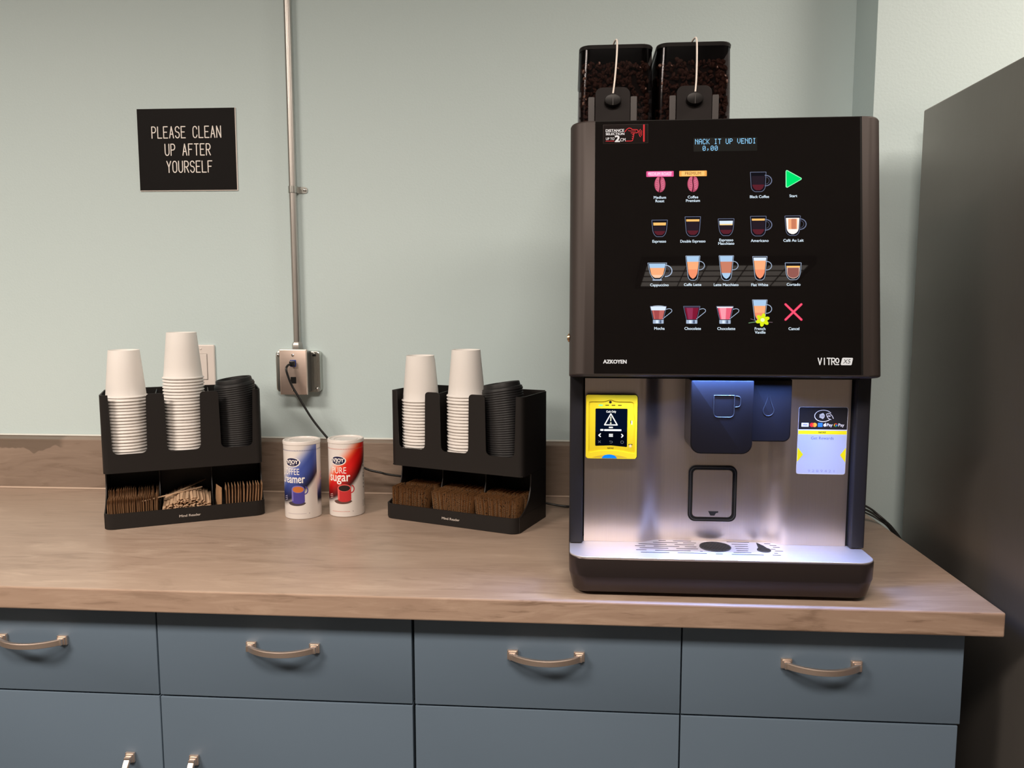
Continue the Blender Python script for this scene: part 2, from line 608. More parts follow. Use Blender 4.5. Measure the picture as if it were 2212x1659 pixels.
# ================================================================== THE SETTING
XL, XR, YF = -4.2, 3.2, -7.2
COLX, COLY = 0.663, -0.134
tag(G().box(XL, COLX + 0.05, 0, 0.12, 0, CEIL).build('wall_back', WALL, smooth=False), 'pale aqua painted wall behind the counter', kind='structure')
tag(G().box(COLX, XR, COLY, -0.0005, 0, CEIL).build('wall_column', WALL, smooth=False), 'boxed-out wall section beside the fridge', kind='structure')
tag(G().box(XL - 0.1, XL, YF, 0.12, 0, CEIL).build('wall_left', ROOMW, smooth=False), 'left wall of the break room', kind='structure')
tag(G().box(XR, XR + 0.1, YF, 0.12, 0, CEIL).build('wall_right', ROOMW, smooth=False), 'right wall of the break room', kind='structure')
tag(G().box(XL - 0.1, XR + 0.1, YF - 0.1, YF, 0, CEIL).build('wall_front', ROOMW, smooth=False), 'wall behind the viewer', kind='structure')
tag(G().box(XL - 0.1, XR + 0.1, YF - 0.1, 0.12, -0.1, 0).build('floor', FLOORM, smooth=False), 'dark floor', kind='structure')
tag(G().box(XL - 0.1, XR + 0.1, YF - 0.1, 0.12, CEIL, CEIL + 0.1).build('ceiling', CEILM, smooth=False), 'tiled ceiling', kind='structure')

# ------------------------------------------------------------------ ceiling lights with louvres
LOUV = mat('louvre_aluminium', (0.10, 0.10, 0.10), 0.4, 0.6)
LAMPBACK = mat('lamp_reflector', (0.7, 0.68, 0.64), 0.6, emit=(1.0, 0.88, 0.78), es=1.15)
TFRAME = mat('dark_lamp_frame', (0.03, 0.03, 0.03), 0.5)


def ceiling_light():
    r = empty('ceiling_light', (0, 0, 0))
    g = G()
    o = rrect(-.61, .61, -.305, .305, 0); i = rrect(-.57, .57, -.265, .265, 0)
    g.ring(o, i, lambda p: (p[0], p[1], -0.0005), lambda p: (p[0], p[1], -0.055)).build('frame', TFRAME, r, False)
    G().box(-.57, .57, -.265, .265, -.046, -.002).build('reflector', LAMPBACK, r, False)
    mx = G().box(-.003, .003, -.265, .265, -.054, -.0465).mesh('louvre', LOUV, False)
    my = G().box(-.57, .57, -.003, .003, -.054, -.0465).mesh('louvre', LOUV, False)
    for k in range(7):
        link('louvre', mx, r).location = (-.57 + 1.14 * (k + 1) / 8, 0, 0)
    for k in range(3):
        link('louvre', my, r).location = (0, -.265 + .53 * (k + 1) / 4, 0)
    return r


def copy_tree(o, parent=None):
    c = o.copy(); COL.objects.link(c); c.parent = parent
    for ch in list(o.children):
        copy_tree(ch, c)
    return c


cl = ceiling_light()
TL = ['louvred ceiling light nearest the counter on the left', 'louvred ceiling light above the viewer', 'louvred ceiling light above the fridge', 'far louvred ceiling light on the left',
      'far louvred ceiling light reflected in the machine panel']
for k, (lx, ly, lw, lsp) in enumerate(TROFFERS):
    o = cl if k == 0 else copy_tree(cl)
    o.location = (lx, ly, CEIL)
    tag(o, TL[k], 'ceiling light', 'louvred ceiling lights')

# ------------------------------------------------------------------ worktop and backsplash
CT = 0.91
wt = empty('countertop', (-0.75, -0.36, CT), label='brown wood-look countertop with backsplash under the coffee machine', cat='countertop', world=True)
out = [(-2.3, -0.716), (0.690, -0.716), (0.690, COLY - .002), (COLX - .002, COLY - .002), (COLX - .002, -0.001), (-2.3, -0.001)]
bm = bmesh.new()
vb = [bm.verts.new((x, y, 0.870)) for x, y in out]
f = bm.faces.new(vb)
ex = bmesh.ops.extrude_face_region(bm, geom=[f])
bmesh.ops.translate(bm, vec=(0, 0, 0.04), verts=[e for e in ex['geom'] if isinstance(e, bmesh.types.BMVert)])
bmesh.ops.recalc_face_normals(bm, faces=bm.faces)
ed = [e for e in bm.edges if all(abs(v.co.y + 0.716) < 1e-4 for v in e.verts) or all(abs(v.co.x - 0.69) < 1e-4 for v in e.verts)]
bmesh.ops.bevel(bm, geom=ed, offset=0.0025, segments=2, affect='EDGES', profile=0.5)
me = bpy.data.meshes.new('slab')
bm.to_mesh(me); bm.free()
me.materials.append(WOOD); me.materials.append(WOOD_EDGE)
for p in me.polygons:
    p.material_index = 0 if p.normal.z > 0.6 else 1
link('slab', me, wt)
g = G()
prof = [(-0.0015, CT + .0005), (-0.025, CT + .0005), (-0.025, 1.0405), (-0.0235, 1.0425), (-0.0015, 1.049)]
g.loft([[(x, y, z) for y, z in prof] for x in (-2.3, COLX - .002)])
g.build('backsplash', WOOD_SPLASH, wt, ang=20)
g = G()
g.loft([[(x, y, z) for y, z in [(-.0015, 1.0492), (-.0060, 1.0488), (-.0050, 1.0508), (-.0015, 1.0525)]] for x in (-2.3, COLX - .002)])
tag(g.build('caulk_bead', mat('off_white_caulk', (0.72, 0.74, 0.70), 0.5), wt), 'off-white caulk line')
g = G()
g.loft([[(x, y, z) for y, z in [(-.0255, CT + .0004), (-.0285, CT + .0006), (-.0262, CT + .0025), (-.0252, CT + .004)]] for x in (-2.3, COLX - .002)])
g.build('joint_bead', mat('tan_caulk', (0.55, 0.42, 0.33), 0.4), wt)

# ------------------------------------------------------------------ cabinets
CABY = -0.680


def handle_mesh():
    g = G()
    H = 0.066
    for sx in (-1, 1):
        x0, x1 = sorted((sx * H, sx * (H - 0.0185)))
        g.fbox(x0, x1, -.0085, .0085, -.0045, -.0002, .0012, .001)
        x0, x1 = sorted((sx * (H - .002), sx * (H - 0.0165)))
        g.fbox(x0, x1, -.0068, .0068, -.0085, -.004, .0012, .001)
        x0, x1 = sorted((sx * (H - .004), sx * (H - 0.0145)))
        g.fbox(x0, x1, -.0055, .0055, -.0145, -.008, .001, .001)
    L = []
    n = 20
    for i in range(n + 1):
        t = -1 + 2 * i / n
        x = t * (H - .008)
        y = -.0110 - .0225 * (1 - t * t) ** 0.9
        d = 0.0030 + .0006 * abs(t)
        hz = .0056 - .0004 * (1 - t * t)
        L.append([(x, y - d, z) for z in (-hz * .8,)] + [(x, y - d, hz * .8), (x, y - d * .5, hz), (x, y + d, hz), (x, y + d, -hz), (x, y - d * .5, -hz)])
    g.loft(L)
    return g.mesh('handle', COPPER, True, 24)


HM = handle_mesh()
UN = [(-1.1885, -0.7290, 'leftmost cabinet', 'r'), (-0.7258, -0.2702, 'second cabinet', 'l'), (-0.2650, 0.1895, 'third cabinet', 'r'), (0.1925, 0.6480, 'cabinet under the coffee machine', 'l')]
UL = ['blue-grey cabinet cut off by the left picture edge', 'blue-grey cabinet below the creamer and sugar canisters',
      'blue-grey cabinet below the right cup organizer', 'blue-grey cabinet below the coffee machine, beside the fridge']
for k, (x0, x1, nm, side) in enumerate(UN):
    c = empty('base_cabinet', ((x0 + x1) / 2, -0.33, 0), label=UL[k], cat='cabinet', group='blue-grey base cabinets', world=True)
    g = G().box(x0 + .001, x1 - .001, -0.658, -0.003, 0.10, 0.8695)
    g.build('carcass', [CABINET if k == 3 else CARCASS], c, False)
    G().box(x0 + .001, x1 - .001, -0.60, -0.02, 0.0005, 0.0998).build('toe_kick', CARCASS, c, False)
    d = G().fbox(x0 - .0003, x1 + .0003, 0.7030, 0.8680, CABY, -0.6585, .0008, .0012, 2).build('drawer', CABINET, c)
    h = link('handle', HM, d)
    h.location = ((x0 + x1) / 2 + (0.0 if k else 0.0), CABY, 0.800)
    d = G().fbox(x0 - .0003, x1 - (.0026 if k == 3 else -.0003), 0.105, 0.6995, CABY + (.001 if k in (0, 2) else 0), -0.6585, .0008, .0012, 2).build('door', CABINET, c)
    h = link('handle', HM, d)
    hx = (x1 - .0585 if side == 'r' else x0 + .0575)
    h.location = (hx, CABY, 0.5925 - 0.066)
    h.rotation_euler = (0, PI / 2, 0)
# ------------------------------------------------------------------ fridge
fr = empty('refrigerator', (1.15, -0.6, 0), label='tall brushed metal refrigerator at the right edge of the picture', cat='refrigerator', world=True)
FX0, FX1, FYB, FYF, FZ = 0.742, 1.60, -0.20, -0.93, 1.802
G().rbox(FX0, FX1, FYF, FYB, 0.03, FZ, .004, .003).build('body', FRIDGE, fr)
for (a, b) in ((0.06, 0.68), (0.69, FZ - .002)):
    d = G().rbox(FX0 + .002, FX1 - .002, FYF - .062, FYF - .006, a, b, .012, .004).build('door', FRIDGE, fr)
    g = G()
    zz = (b - .05, b - .40) if b < 1 else (a + .05, a + .55)
    hx = FX1 - .06
    g.tube(spline([(hx, FYF - .06, zz[0]), (hx, FYF - .11, zz[0] + (.03 if zz[1] > zz[0] else -.03)), (hx, FYF - .115, (zz[0] + zz[1]) / 2), (hx, FYF - .11, zz[1] - (.03 if zz[1] > zz[0] else -.03)), (hx, FYF - .06, zz[1])], 8), .011)
    g.build('handle', CHROME, d)
for x in (FX0 + .06, FX1 - .06):
    for y in (FYF + .06, FYB - .06):
        G().lathe([(.02, 0.0005), (.02, .03)], 12, (x, y, 0), cap0=True, cap1=True).build('foot', GASKET, fr)
G().rbox(FX0 + .03, FX0 + .12, FYF - .05, FYF + .03, FZ, FZ + .018, .01, .003).build('hinge_cover', GASKET, fr)

# ================================================================== THE COFFEE MACHINE
MX0, MX1 = 0.0005, 0.4990
cm = empty('coffee_machine', (0.25, -0.40, CT), label='tall dark vending coffee machine with black touch panel on the countertop', cat='coffee machine', world=True)

# --- body and side posts
G().rbox(MX0 + .003, MX1 - .003, -0.580, -0.120, 0.922, 1.688, .012, .004).build('body', POST, cm)
for (a, b) in ((MX0, 0.0240), (0.4775, MX1 + .0015)):
    G().rbox(a, b, -0.629, -0.5795, 0.9830, 1.2830, .003, .001).build('side_post', POST, cm)
G().box(MX0 + .024, MX1 - .022, -0.640, -0.5795, 1.272, 1.2832).build('niche_roof', GASKET, cm, False)
for x in (0.05, 0.45):
    for y in (-0.64, -0.17):
        G().lathe([(.016, CT + .0004), (.018, CT + .0015), (.016, CT + .016)], 16, (x, y, 0), cap0=True, cap1=True).build('foot', GASKET, cm)

# --- base with chamfered lower edge
L = []
for (z, i, r) in ((0.9150, .022, .020), (0.9165, .016, .022), (0.9200, .0115, .024), (0.9460, .0020, .030), (0.9490, .0008, .030), (0.9700, 0, .030), (0.9778, 0, .030), (0.9788, .0006, .0295)):
    L.append([(x, y, z) for x, y in rrect(MX0 + i * .6, MX1 - i * .6, -0.7015 + i, -0.560, [r, r, .004, .004], 8)])
G().loft(L).build('base', BASEMET, cm, ang=25)

# --- stainless drip tray
L = []
for (z, i) in ((0.9789, 0.0012), (0.9806, 0.0012), (0.9812, 0.0018)):
    L.append([(x, y, z) for x, y in rrect(MX0 + i, MX1 - i, -0.7015 + i, -0.585, [.029, .029, .001, .001], 8)])
tray = G().loft(L).build('drip_tray', STEELH, cm, ang=25)
def slot(a, b, y):
    tf = Flat(lambda x, y_, h: Vector((x * .001, y_ * .001, 0.9812 + h * .001)), 0.05, 0.05)
    tf.rect(a, y - 1.3, b, y + 1.3, dk, 0, 1.2)
    tf.build('drain_slot', tray)


dk = mat('slot_black', (0.003, 0.003, 0.004), 1.0, spec=0.0)
for (a, b, y) in [(158, 171, -602.5), (183, 215, -602.5), (147, 190, -613.0), (199, 222, -613.0), (121, 170, -624.0), (183, 217, -624.0), (114, 132, -635.0), (146, 190, -635.0), (199, 219, -635.0), (121, 170, -646.0),
                  (183, 220, -646.0), (114, 132, -657.5), (146, 206, -657.5), (121, 169, -669.0), (182, 231, -669.0), (221, 226, -658.5), (245, 257, -670.0), (276, 315, -602.5), (282, 310, -614.5),
                  (285, 308, -626.5), (284, 306, -638.5), (283, 303, -650.0), (276, 306, -660.5), (271, 324, -671.0), (339, 350, -608.6), (346, 358, -617.3), (349, 361, -627.5), (343, 351, -639.0),
                  (347, 361, -648.6), (343, 350, -660.0), (338, 352, -670.0)]:
    slot(a, b, y)


def grille(outline, name, cx, cy):
    g = G()
    n = len(outline)
    g.prism(outline, lambda p: (p[0], p[1], 0.9800), lambda p: (p[0], p[1], 0.98135), 0)
    g.ring(outline, [(cx + (p[0] - cx) * .94, cy + (p[1] - cy) * .94) for p in outline], lambda p: (p[0], p[1], .9814), lambda p: (p[0], p[1], .9826), 1)
    # diagonal ribs clipped to the outline
    for k in range(-14, 15):
        c = k * 0.0058
        hits = []
        for (x0, y0), (x1, y1) in zip(outline, outline[1:] + outline[:1]):
            q = lambda x, y: (x - cx) * .45 + (y - cy) * .89 - c
            a, b = q(x0, y0), q(x1, y1)
            if a * b < 0:
                t = a / (a - b); hits.append((x0 + (x1 - x0) * t, y0 + (y1 - y0) * t))
        if len(hits) == 2:
            (x0, y0), (x1, y1) = hits
            nx, ny = .45 * .0012, .89 * .0012
            g.prism([(x0 - nx, y0 - ny), (x1 - nx, y1 - ny), (x1 + nx, y1 + ny), (x0 + nx, y0 + ny)], lambda p: (p[0], p[1], .9814), lambda p: (p[0], p[1], .9823), 1)
    return g.build(name, [GASKET, mat('grille_plastic', (0.035, 0.035, 0.038), 0.4)], tray, False)


grille([(0.2508 + .0265 * math.cos(2 * PI * i / 32), -0.6335 + .0265 * math.sin(2 * PI * i / 32)) for i in range(32)], 'cup_grille', .2508, -.6335)
drop = arc(0.330, -0.6455, .0115, .0115, -230, 50, 18) + [(0.3345, -0.625), (0.3262, -0.6065)]
grille(drop, 'water_grille', .330, -.640)

# --- stainless rear panel with a shallow recess in the middle
plan = []
for i in range(60):
    x = 0.0265 + (0.4740 - 0.0265) * i / 59
    st = lambda a, b: max(0, min(1, (x - a) / (b - a))) ** 2 * (3 - 2 * max(0, min(1, (x - a) / (b - a))))
    plan.append((x, -0.6135 + 0.0165 * (st(.122, .160) - st(.338, .374))))
g = G()
zz = [0.9814, 1.05, 1.12, 1.19, 1.2825]
g.loft([[(x, y, z) for x, y in plan] + [(x, y + .0015, z) for x, y in reversed(plan)] for z in zz])
panel = g.build('rear_panel', STEEL, cm, ang=50)
G().box(0.4742, 0.4774, -0.612, -0.5798, .9815, 1.2828).build('panel_gap', GASKET, cm, False)

# --- service hatch
oo = rrect(0.2085, 0.2915, 1.0170, 1.1160, .012, 6)
ii = rrect(0.2150, 0.2850, 1.0235, 1.1095, .008, 6)
hb = G().ring(oo, ii, lambda p: (p[0], -.5965, p[1]), lambda p: (p[0], -.6005, p[1])).build('hatch_seal', GASKET, cm)
im = rrect(0.2108, 0.2892, 1.0193, 1.1137, .0105, 6); jm = rrect(0.2122, 0.2878, 1.0207, 1.1123, .0095, 6)
G().ring(im, jm, lambda p: (p[0], -.6004, p[1]), lambda p: (p[0], -.6012, p[1])).build('seal_ridge', mat('dark_rubber_ridge', (0.03, 0.03, 0.03), .4), hb)
ht = G().fbox(0.2153, 0.2847, 1.0238, 1.1092, -.5992, -.5965, .008, .0008).build('hatch', STEEL, cm)
hf = Flat(lambda x, y, h: Vector((x * .001, -.5992 - h * .001, y * .001)), .05, .05)
bk = ink((14, 14, 14))
hf.poly([(243.5, 1035), (261, 1035), (261, 1032.5), (257, 1031.5), (254.5, 1027), (247.5, 1027)], bk)
hf.build('cup_mark', ht)

# --- outlets
sp = G().fbox(0.1995, 0.3000, 1.1500, 1.2720, -0.668, -0.5975, [.017, .017, .001, .001], .002, 6).build('coffee_outlet', GLOSSBLACK, cm)
wp = G().fbox(0.3002, 0.3665, 1.1680, 1.2720, -0.648, -0.5975, [.006, .012, .001, .001], .002, 6).build('water_outlet', GLOSSBLACK, cm)
LINE = mat('embossed_line', (0.02, 0.02, 0.022), 0.25)
g = G()
p3 = lambda pts, y: [(x, y, z) for x, z in pts]
body = rrect(.2360, .2690, 1.2115, 1.2475, [.007, .007, .0008, .0008], 5)
g.tube(p3(body + body[:1], -.6682), .0008, 6)
g.tube(p3([(.2705, 1.2465)] + arc(.2735, 1.2415, .0055, .0050, 80, 0, 6) + arc(.2735, 1.2335, .0055, .0050, 0, -80, 6) + [(.2705, 1.2285)], -.6682), .0008, 6)
g.build('cup_emblem', LINE, sp)
g = G()
dr = arc(.3290, 1.2205, .0088, .0090, -215, 35, 16) + [(.3335, 1.2330), (.3290, 1.2475), (.3245, 1.2330)]
g.tube(p3(dr + dr[:1], -.6482), .0008, 6)
g.build('drop_emblem', LINE, wp)
G().box(0.150, 0.400, -0.6825, -0.6725, 1.2789, 1.2805).build('led_strip', mat('led_strip_diffuser', (.05, .05, .06), .4), cm, False)
for (nm, x0, x1, en, colr, y) in (('led_blue', 0.19, 0.375, 4.0, (0.16, 0.34, 1.0), -0.6720), ('led_white', 0.04, 0.46, 0.60, (0.50, 0.60, 1.0), -0.684)):
    Ld = bpy.data.lights.new(nm, 'AREA'); Ld.shape = 'RECTANGLE'
    Ld.size = x1 - x0; Ld.size_y = 0.006; Ld.energy = en; Ld.color = colr; Ld.spread = math.radians(120)
    lo = bpy.data.objects.new(nm, Ld); lo.location = ((x0 + x1) / 2, y, 1.2786); COL.objects.link(lo)

# --- tilted door and its touch panel
DO = Vector((0, -0.690, 1.2810)); DT = Vector((0, -0.633, 1.6970))
DV = (DT - DO).normalized(); DN = Vector((0, -DV.z, DV.y)); DH = (DT - DO).length
dfn = lambda x, d, hgt: Vector((x, 0, 0)) + DO + DV * hgt - DN * d
L = []
for (hh, i) in ((0, .003), (.0012, .0008), (.003, 0), (DH * .5, 0), (DH - .004, 0), (DH - .0012, .0012), (DH, .004)):
    L.append([dfn(x, d, hh) for x, d in rrect(-.0012 + i, .4985 - i, i, .060, [.026, .026, .006, .006], 8)])
door = G().loft(L).build('door', DOORMET, cm, ang=25)
GX0, GX1, GB, GT = 0.0388, 0.4605, 0.0035, 0.4125 + .0045
L = [[dfn(x, -d, hh) for x, hh in ((GX0, GB), (GX1 + .0033, GB - .0004), (GX1 + .0033, GT + .0012), (GX0, GT + .0012))] for d in (-.001, .00025)]
G().loft(L).build('panel_seal', GASKET, cm, False)
L = [[dfn(x, -d, hh) for x, hh in ((GX0 + .0006, GB + .0004), (GX1, GB + .0004), (GX1, GT), (GX0 + .0006, GT))] for d in (-.001, .0007)]
glass = G().loft(L).build('touch_panel', GLASSBLACK, cm, False)
PF = plane_fn(dfn(GX0, -.0007, GB), (1, 0, 0), DV, DN)

WHT = emis((225, 242, 255), 1.0)
OUTL = emis((112, 120, 146), 1.0)
DIM = emis((84, 86, 108), 1.0)
COF = emis((40, 30, 38), 1.0); COR = emis((92, 34, 44), 1.0)
CRE = emis((255, 196, 112), 1.0); CRE2 = emis((255, 222, 160), 1.0)
MILK = emis((226, 240, 255), 1.0); MILKB = emis((176, 208, 240), 1.0)
LAT = emis((255, 178, 128), 1.0); LAT2 = emis((250, 150, 110), 1.0); LATD = emis((206, 130, 104), 1.0)
MOC = emis((196, 104, 98), 1.0); MOC2 = emis((168, 76, 78), 1.0)
CHO = emis((128, 26, 52), 1.0); CHO2 = emis((150, 52, 84), 1.0)
PNK = emis((240, 98, 124), 1.0); PNK2 = emis((255, 160, 176), 1.0)
CHR = emis((170, 186, 210), 1.0)


def vessel(F, x0, y0, x1, y1, tap, rb, fills, wall=1.6, rim=True, col=OUTL, ow=0.8, lbot=2.0):
    cx = (x0 + x1) / 2; W = (x1 - x0) / 2; H = y1 - y0

    def hw(t, ins=0.0):
        b = W * (tap + (1 - tap) * t) - ins
        if rb > 0 and t < rb:
            u = 1 - t / rb
            b *= math.sqrt(max(0.0, 1 - u * u * u * 0.80))
        return max(b, 0.05)
    ts = [i / 24 for i in range(25)]
    left = [(cx - hw(t), y0 + t * H) for t in ts]; right = [(cx + hw(t), y0 + t * H) for t in ts]
    F.poly(list(reversed(left)) + right, emis((22, 20, 26), 1.0), 0)
    for (a, b, c) in fills:
        # liquid body is rounded inside the glass: map its own height 0..1
        tt = [a + (b - a) * i / 14 for i in range(15)]

        def lw(t):
            v = W * (tap + (1 - tap) * t) - wall
            u0 = lbot / H
            if t < u0 + .30 and rb > 0:
                q = 1 - max(0.0, (t - u0) / .30)
                v *= math.sqrt(max(0.0, 1 - q * q))
            return max(v, 0.05)
        F.poly([(cx - lw(t), y0 + t * H) for t in reversed(tt)] + [(cx + lw(t), y0 + t * H) for t in tt], c, 1)
    F.stroke(list(reversed(left)) + right, ow, col, 2, closed=rim, joint=False)


def mug_handle(F, x, yc, rx, ry, col=OUTL, wdt=1.5):
    F.stroke(arc(x, yc, rx, ry, 95, -95, 14), wdt, col, 3, joint=False)
    F.stroke(arc(x, yc, rx * .62, ry * .68, 95, -95, 12), .7, DIM, 3, joint=False)


def icon(name, lab):
    return Flat(PF, 0.08, 0.03)


def done(F, name='drink_icon', label=None):
    o = F.build(name, glass)
    if label:
        o['label'] = label
    return o


def cap(F, t, x, y, h=4.3, w=None):
    F.text(t, x, y - h / 2, h, WHT, 0, w, B0)


# row 1
for (bx, barc, bark, txt, tc, c1, c2, lab) in ((105.4, (236, 92, 150), (255, 150, 200), 'MEDIUM ROAST', (255, 226, 244), 'Medium', 'Roast', 'pink medium roast bean icon'),
                                              (158.4, (246, 172, 86), (255, 206, 120), 'PREMIUM', (160, 78, 30), 'Coffee', 'Premium', 'orange premium bean icon')):
    F = icon('', '')
    F.ell(bx, 308.6, 9.0, 13.2, emis((176, 74, 100)), 0)
    F.ell(bx - 3.4, 309, 4.2, 11.5, emis((214, 108, 134)), 1)
    F.ell(bx + 4.6, 309.5, 3.4, 10.5, emis((204, 98, 126)), 1)
    for k in range(5):
        F.stroke([(bx - 7 + k * .3, 302 + 3.4 * k), (bx - 2.2, 300.5 + 3.4 * k)], .5, emis((150, 60, 84)), 2, joint=False)
        F.stroke([(bx + 2.2, 299.5 + 3.6 * k), (bx + 7 - k * .3, 302.5 + 3.4 * k)], .5, emis((236, 150, 170)), 2, joint=False)
    F.stroke([(bx + .6, 321), (bx - .6, 314), (bx + .4, 306), (bx - .8, 296)], 1.5, emis((60, 16, 30)), 3)
    F.rect(bx - 22, 321.0, bx + 22, 330.2, emis(barc), 4, 1.0)
    F.rect(bx - 18.5, 321.8, bx + 18.5, 329.4, emis(bark), 5, 1.0)
    F.text(txt, bx, 323.4, 4.8, emis(tc), 6, 38 if len(txt) > 8 else 25.5, B1 if len(txt) > 8 else 0)
    cap(F, c1, bx, 287.2); cap(F, c2, bx, 281.4)
    done(F, 'selection_icon', lab)


def mug_icon(x0, y0, x1, y1, fills, t, tx, ty, lab, w=None, col=DIM):
    F = icon('', '')
    mug_handle(F, x1 - 1.2, (y0 + y1) / 2 + 2, 10, 8.6, OUTL)
    vessel(F, x0, y0, x1, y1, .86, .34, fills, 2.0, True, OUTL, 0.8)
    cap(F, t, tx, ty, w=w)
    done(F, 'drink_icon', lab)


mug_icon(249.6, 294.6, 274.5, 326.6, [(.08, .42, COR), (.36, .80, COF)], 'Black Coffee', 264, 286.6, 'dark mug icon for black coffee', 30)
F = icon('', '')
F.poly([(306.2, 301), (305.2, 302.2), (305.2, 327.2), (306.4, 329.2), (308.2, 329.0), (330.2, 316.2), (330.6, 314.8), (330, 313.4), (308, 300.6)], emis((150, 255, 190)), 0)
F.poly([(306.8, 302.4), (306.4, 327.4), (307.6, 327.9), (329.2, 315.4), (329.2, 314.2), (308, 301.8)], emis((0, 232, 112)), 1)
cap(F, 'Start', 317.3, 287.4)
done(F, 'selection_icon', 'green start triangle')
# row 2
F = icon('', ''); vessel(F, 92.4, 222.8, 117.7, 250.0, .80, .55, [(.10, .42, COR), (.34, .62, COF), (.68, .85, CRE)], 2.0); cap(F, 'Espresso', 104.6, 215.4); done(F, label='short espresso glass icon')
F = icon('', ''); vessel(F, 145.7, 222.9, 170.7, 255.0, .80, .38, [(.08, .36, COR), (.30, .74, COF), (.76, .87, CRE)], 1.6); cap(F, 'Double Espresso', 158.4, 215.2, w=40); done(F, label='tall double espresso glass icon')
F = icon('', ''); vessel(F, 198.5, 223.8, 223.9, 251.2, .80, .55, [(.10, .40, COR), (.34, .60, COF), (.62, .72, CRE2), (.70, .88, MILK)], 1.6); cap(F, 'Espresso', 211.5, 216.8); cap(F, 'Macchiato', 211.5, 211.2); done(F, label='espresso macchiato glass icon with white foam')
mug_icon(249.7, 222.8, 274.6, 254.8, [(.08, .40, COR), (.34, .76, COF), (.78, .88, CRE)], 'Americano', 264.3, 215.4, 'americano mug icon with crema line')
F = icon('', ''); mug_handle(F, 327.2, 241.5, 10, 8.6); vessel(F, 303.9, 223.3, 328.4, 254.8, .82, .36, [(.07, .90, emis((255, 250, 244)))], 1.5); F.rect(309.2, 233.5, 323.2, 250.2, emis((250, 176, 130)), 4); F.rect(314, 233.5, 321.5, 250.2, emis((208, 128, 96)), 5, 1.5); cap(F, 'Café Au Lait', 317.3, 215.4); done(F, label='white café au lait mug icon')
# row 3
F = icon('', ''); mug_handle(F, 114.5, 167, 10.5, 9.2, CHR, 1.6); vessel(F, 86.2, 153.0, 116.7, 180.0, .62, .62, [(.10, .34, emis((255, 205, 170))), (.28, .74, LAT), (.70, .95, MILKB)], 1.6, True, CHR); F.rect(94, 151.2, 109, 153.4, CHR, 3, .8); cap(F, 'Cappuccino', 105, 144.3); done(F, label='wide cappuccino cup icon')


def latte(x0, y0, x1, y1, fills, t, tx, ty, lab, hy=None, w=None, capt=True):
    F = icon('', '')
    F.stroke(arc(x1 - 1.4, (hy or (y0 + y1) / 2 + 4), 8.4, 7.0, 100, -100, 14), 1.1, CHR, 3, joint=False)
    vessel(F, x0, y0, x1, y1, .62, .22, fills, 1.2, True, CHR, .8, 3.0)
    if capt:
        cap(F, t, tx, ty, w=w)
    return F


done(latte(147, 151.6, 169.9, 191.2, [(.06, .46, LAT2), (.44, .80, LAT), (.76, .985, MILKB)], 'Caffe Latte', 158, 144.6, ''), label='tall caffe latte glass icon')
done(latte(199.8, 151.2, 223.2, 191.2, [(.06, .32, MILKB), (.30, .80, LATD), (.76, .985, MILKB)], 'Latte Macchiato', 211.3, 144.3, '', w=39), label='layered latte macchiato glass icon')
done(latte(253.1, 151.6, 276.0, 189.8, [(.06, .46, LAT2), (.44, .84, LAT), (.82, .95, MILK)], 'Flat White', 264.2, 144.0, ''), label='tall flat white glass icon')
F = icon('', ''); vessel(F, 304.2, 151.9, 329.4, 179.2, .82, .55, [(.08, .82, emis((240, 214, 200))), (.72, .82, CRE)], 1.6, True, CHR); F.poly(arc(316.8, 162.5, 9.0, 7.8, 180, 360, 12) + [(325.8, 171.2), (307.8, 171.2)], emis((150, 92, 84)), 4); cap(F, 'Cortado', 317.3, 144.4); done(F, label='small cortado glass icon')


# row 4
def choc(x0, y0, x1, y1, liq, liq2, top, t, tx, ty, lab, foam=False):
    F = icon('', '')
    cx = (x0 + x1) / 2
    F.stroke([(x1 - 1, y1 - 5)] + arc(x1 + 4.2, y1 - 7.2, 4.6, 3.4, 120, -40, 10) + [(x1 - 6.0, y0 + 7.5)], 1.0, CHR, 3, joint=False)
    F.poly([(x0 + 5, y0 + 6), (x1 - 5, y0 + 6), (x1, y1), (x0, y1)], emis((24, 20, 26)), 0)
    F.poly([(x0 + 6, y0 + 7), (x1 - 6, y0 + 7), (x1 - 2, y1 - 2.4), (x0 + 2, y1 - 2.4)], liq, 1)
    F.poly([(x0 + 8, y0 + 7), (cx + 1, y0 + 7), (cx + 2, y1 - 2.4), (x0 + 5, y1 - 2.4)], liq2, 2)
    if foam:
        F.poly([(x0 + 1.2, y1 - 6.5), (x1 - 1.2, y1 - 6.5), (x1 - .4, y1 - 1)] + arc(cx, y1 - 1, (x1 - x0) / 2 - .5, 2.2, 0, 180, 10), top, 4)
    else:
        F.poly([(x0 + 1.0, y1 - 2.6), (x1 - 1.0, y1 - 2.6), (x1 - .3, y1 - .6), (x0 + .3, y1 - .6)], top, 4)
    F.stroke([(x0 + 5, y0 + 6), (x0, y1), (x1, y1), (x1 - 5, y0 + 6)], .7, OUTL, 5, joint=False)
    F.rect(x0 + 4.4, y0, x1 - 4.4, y0 + 6, CHR, 5, .8)
    F.rect(x0 + 9, y0 + .4, x0 + 13, y0 + 5.6, emis((226, 240, 255)), 6)
    F.rect(cx + 2, y0 + .4, cx + 5, y0 + 5.6, emis((90, 104, 130)), 6)
    cap(F, t, tx, ty)
    done(F, 'drink_icon', lab)


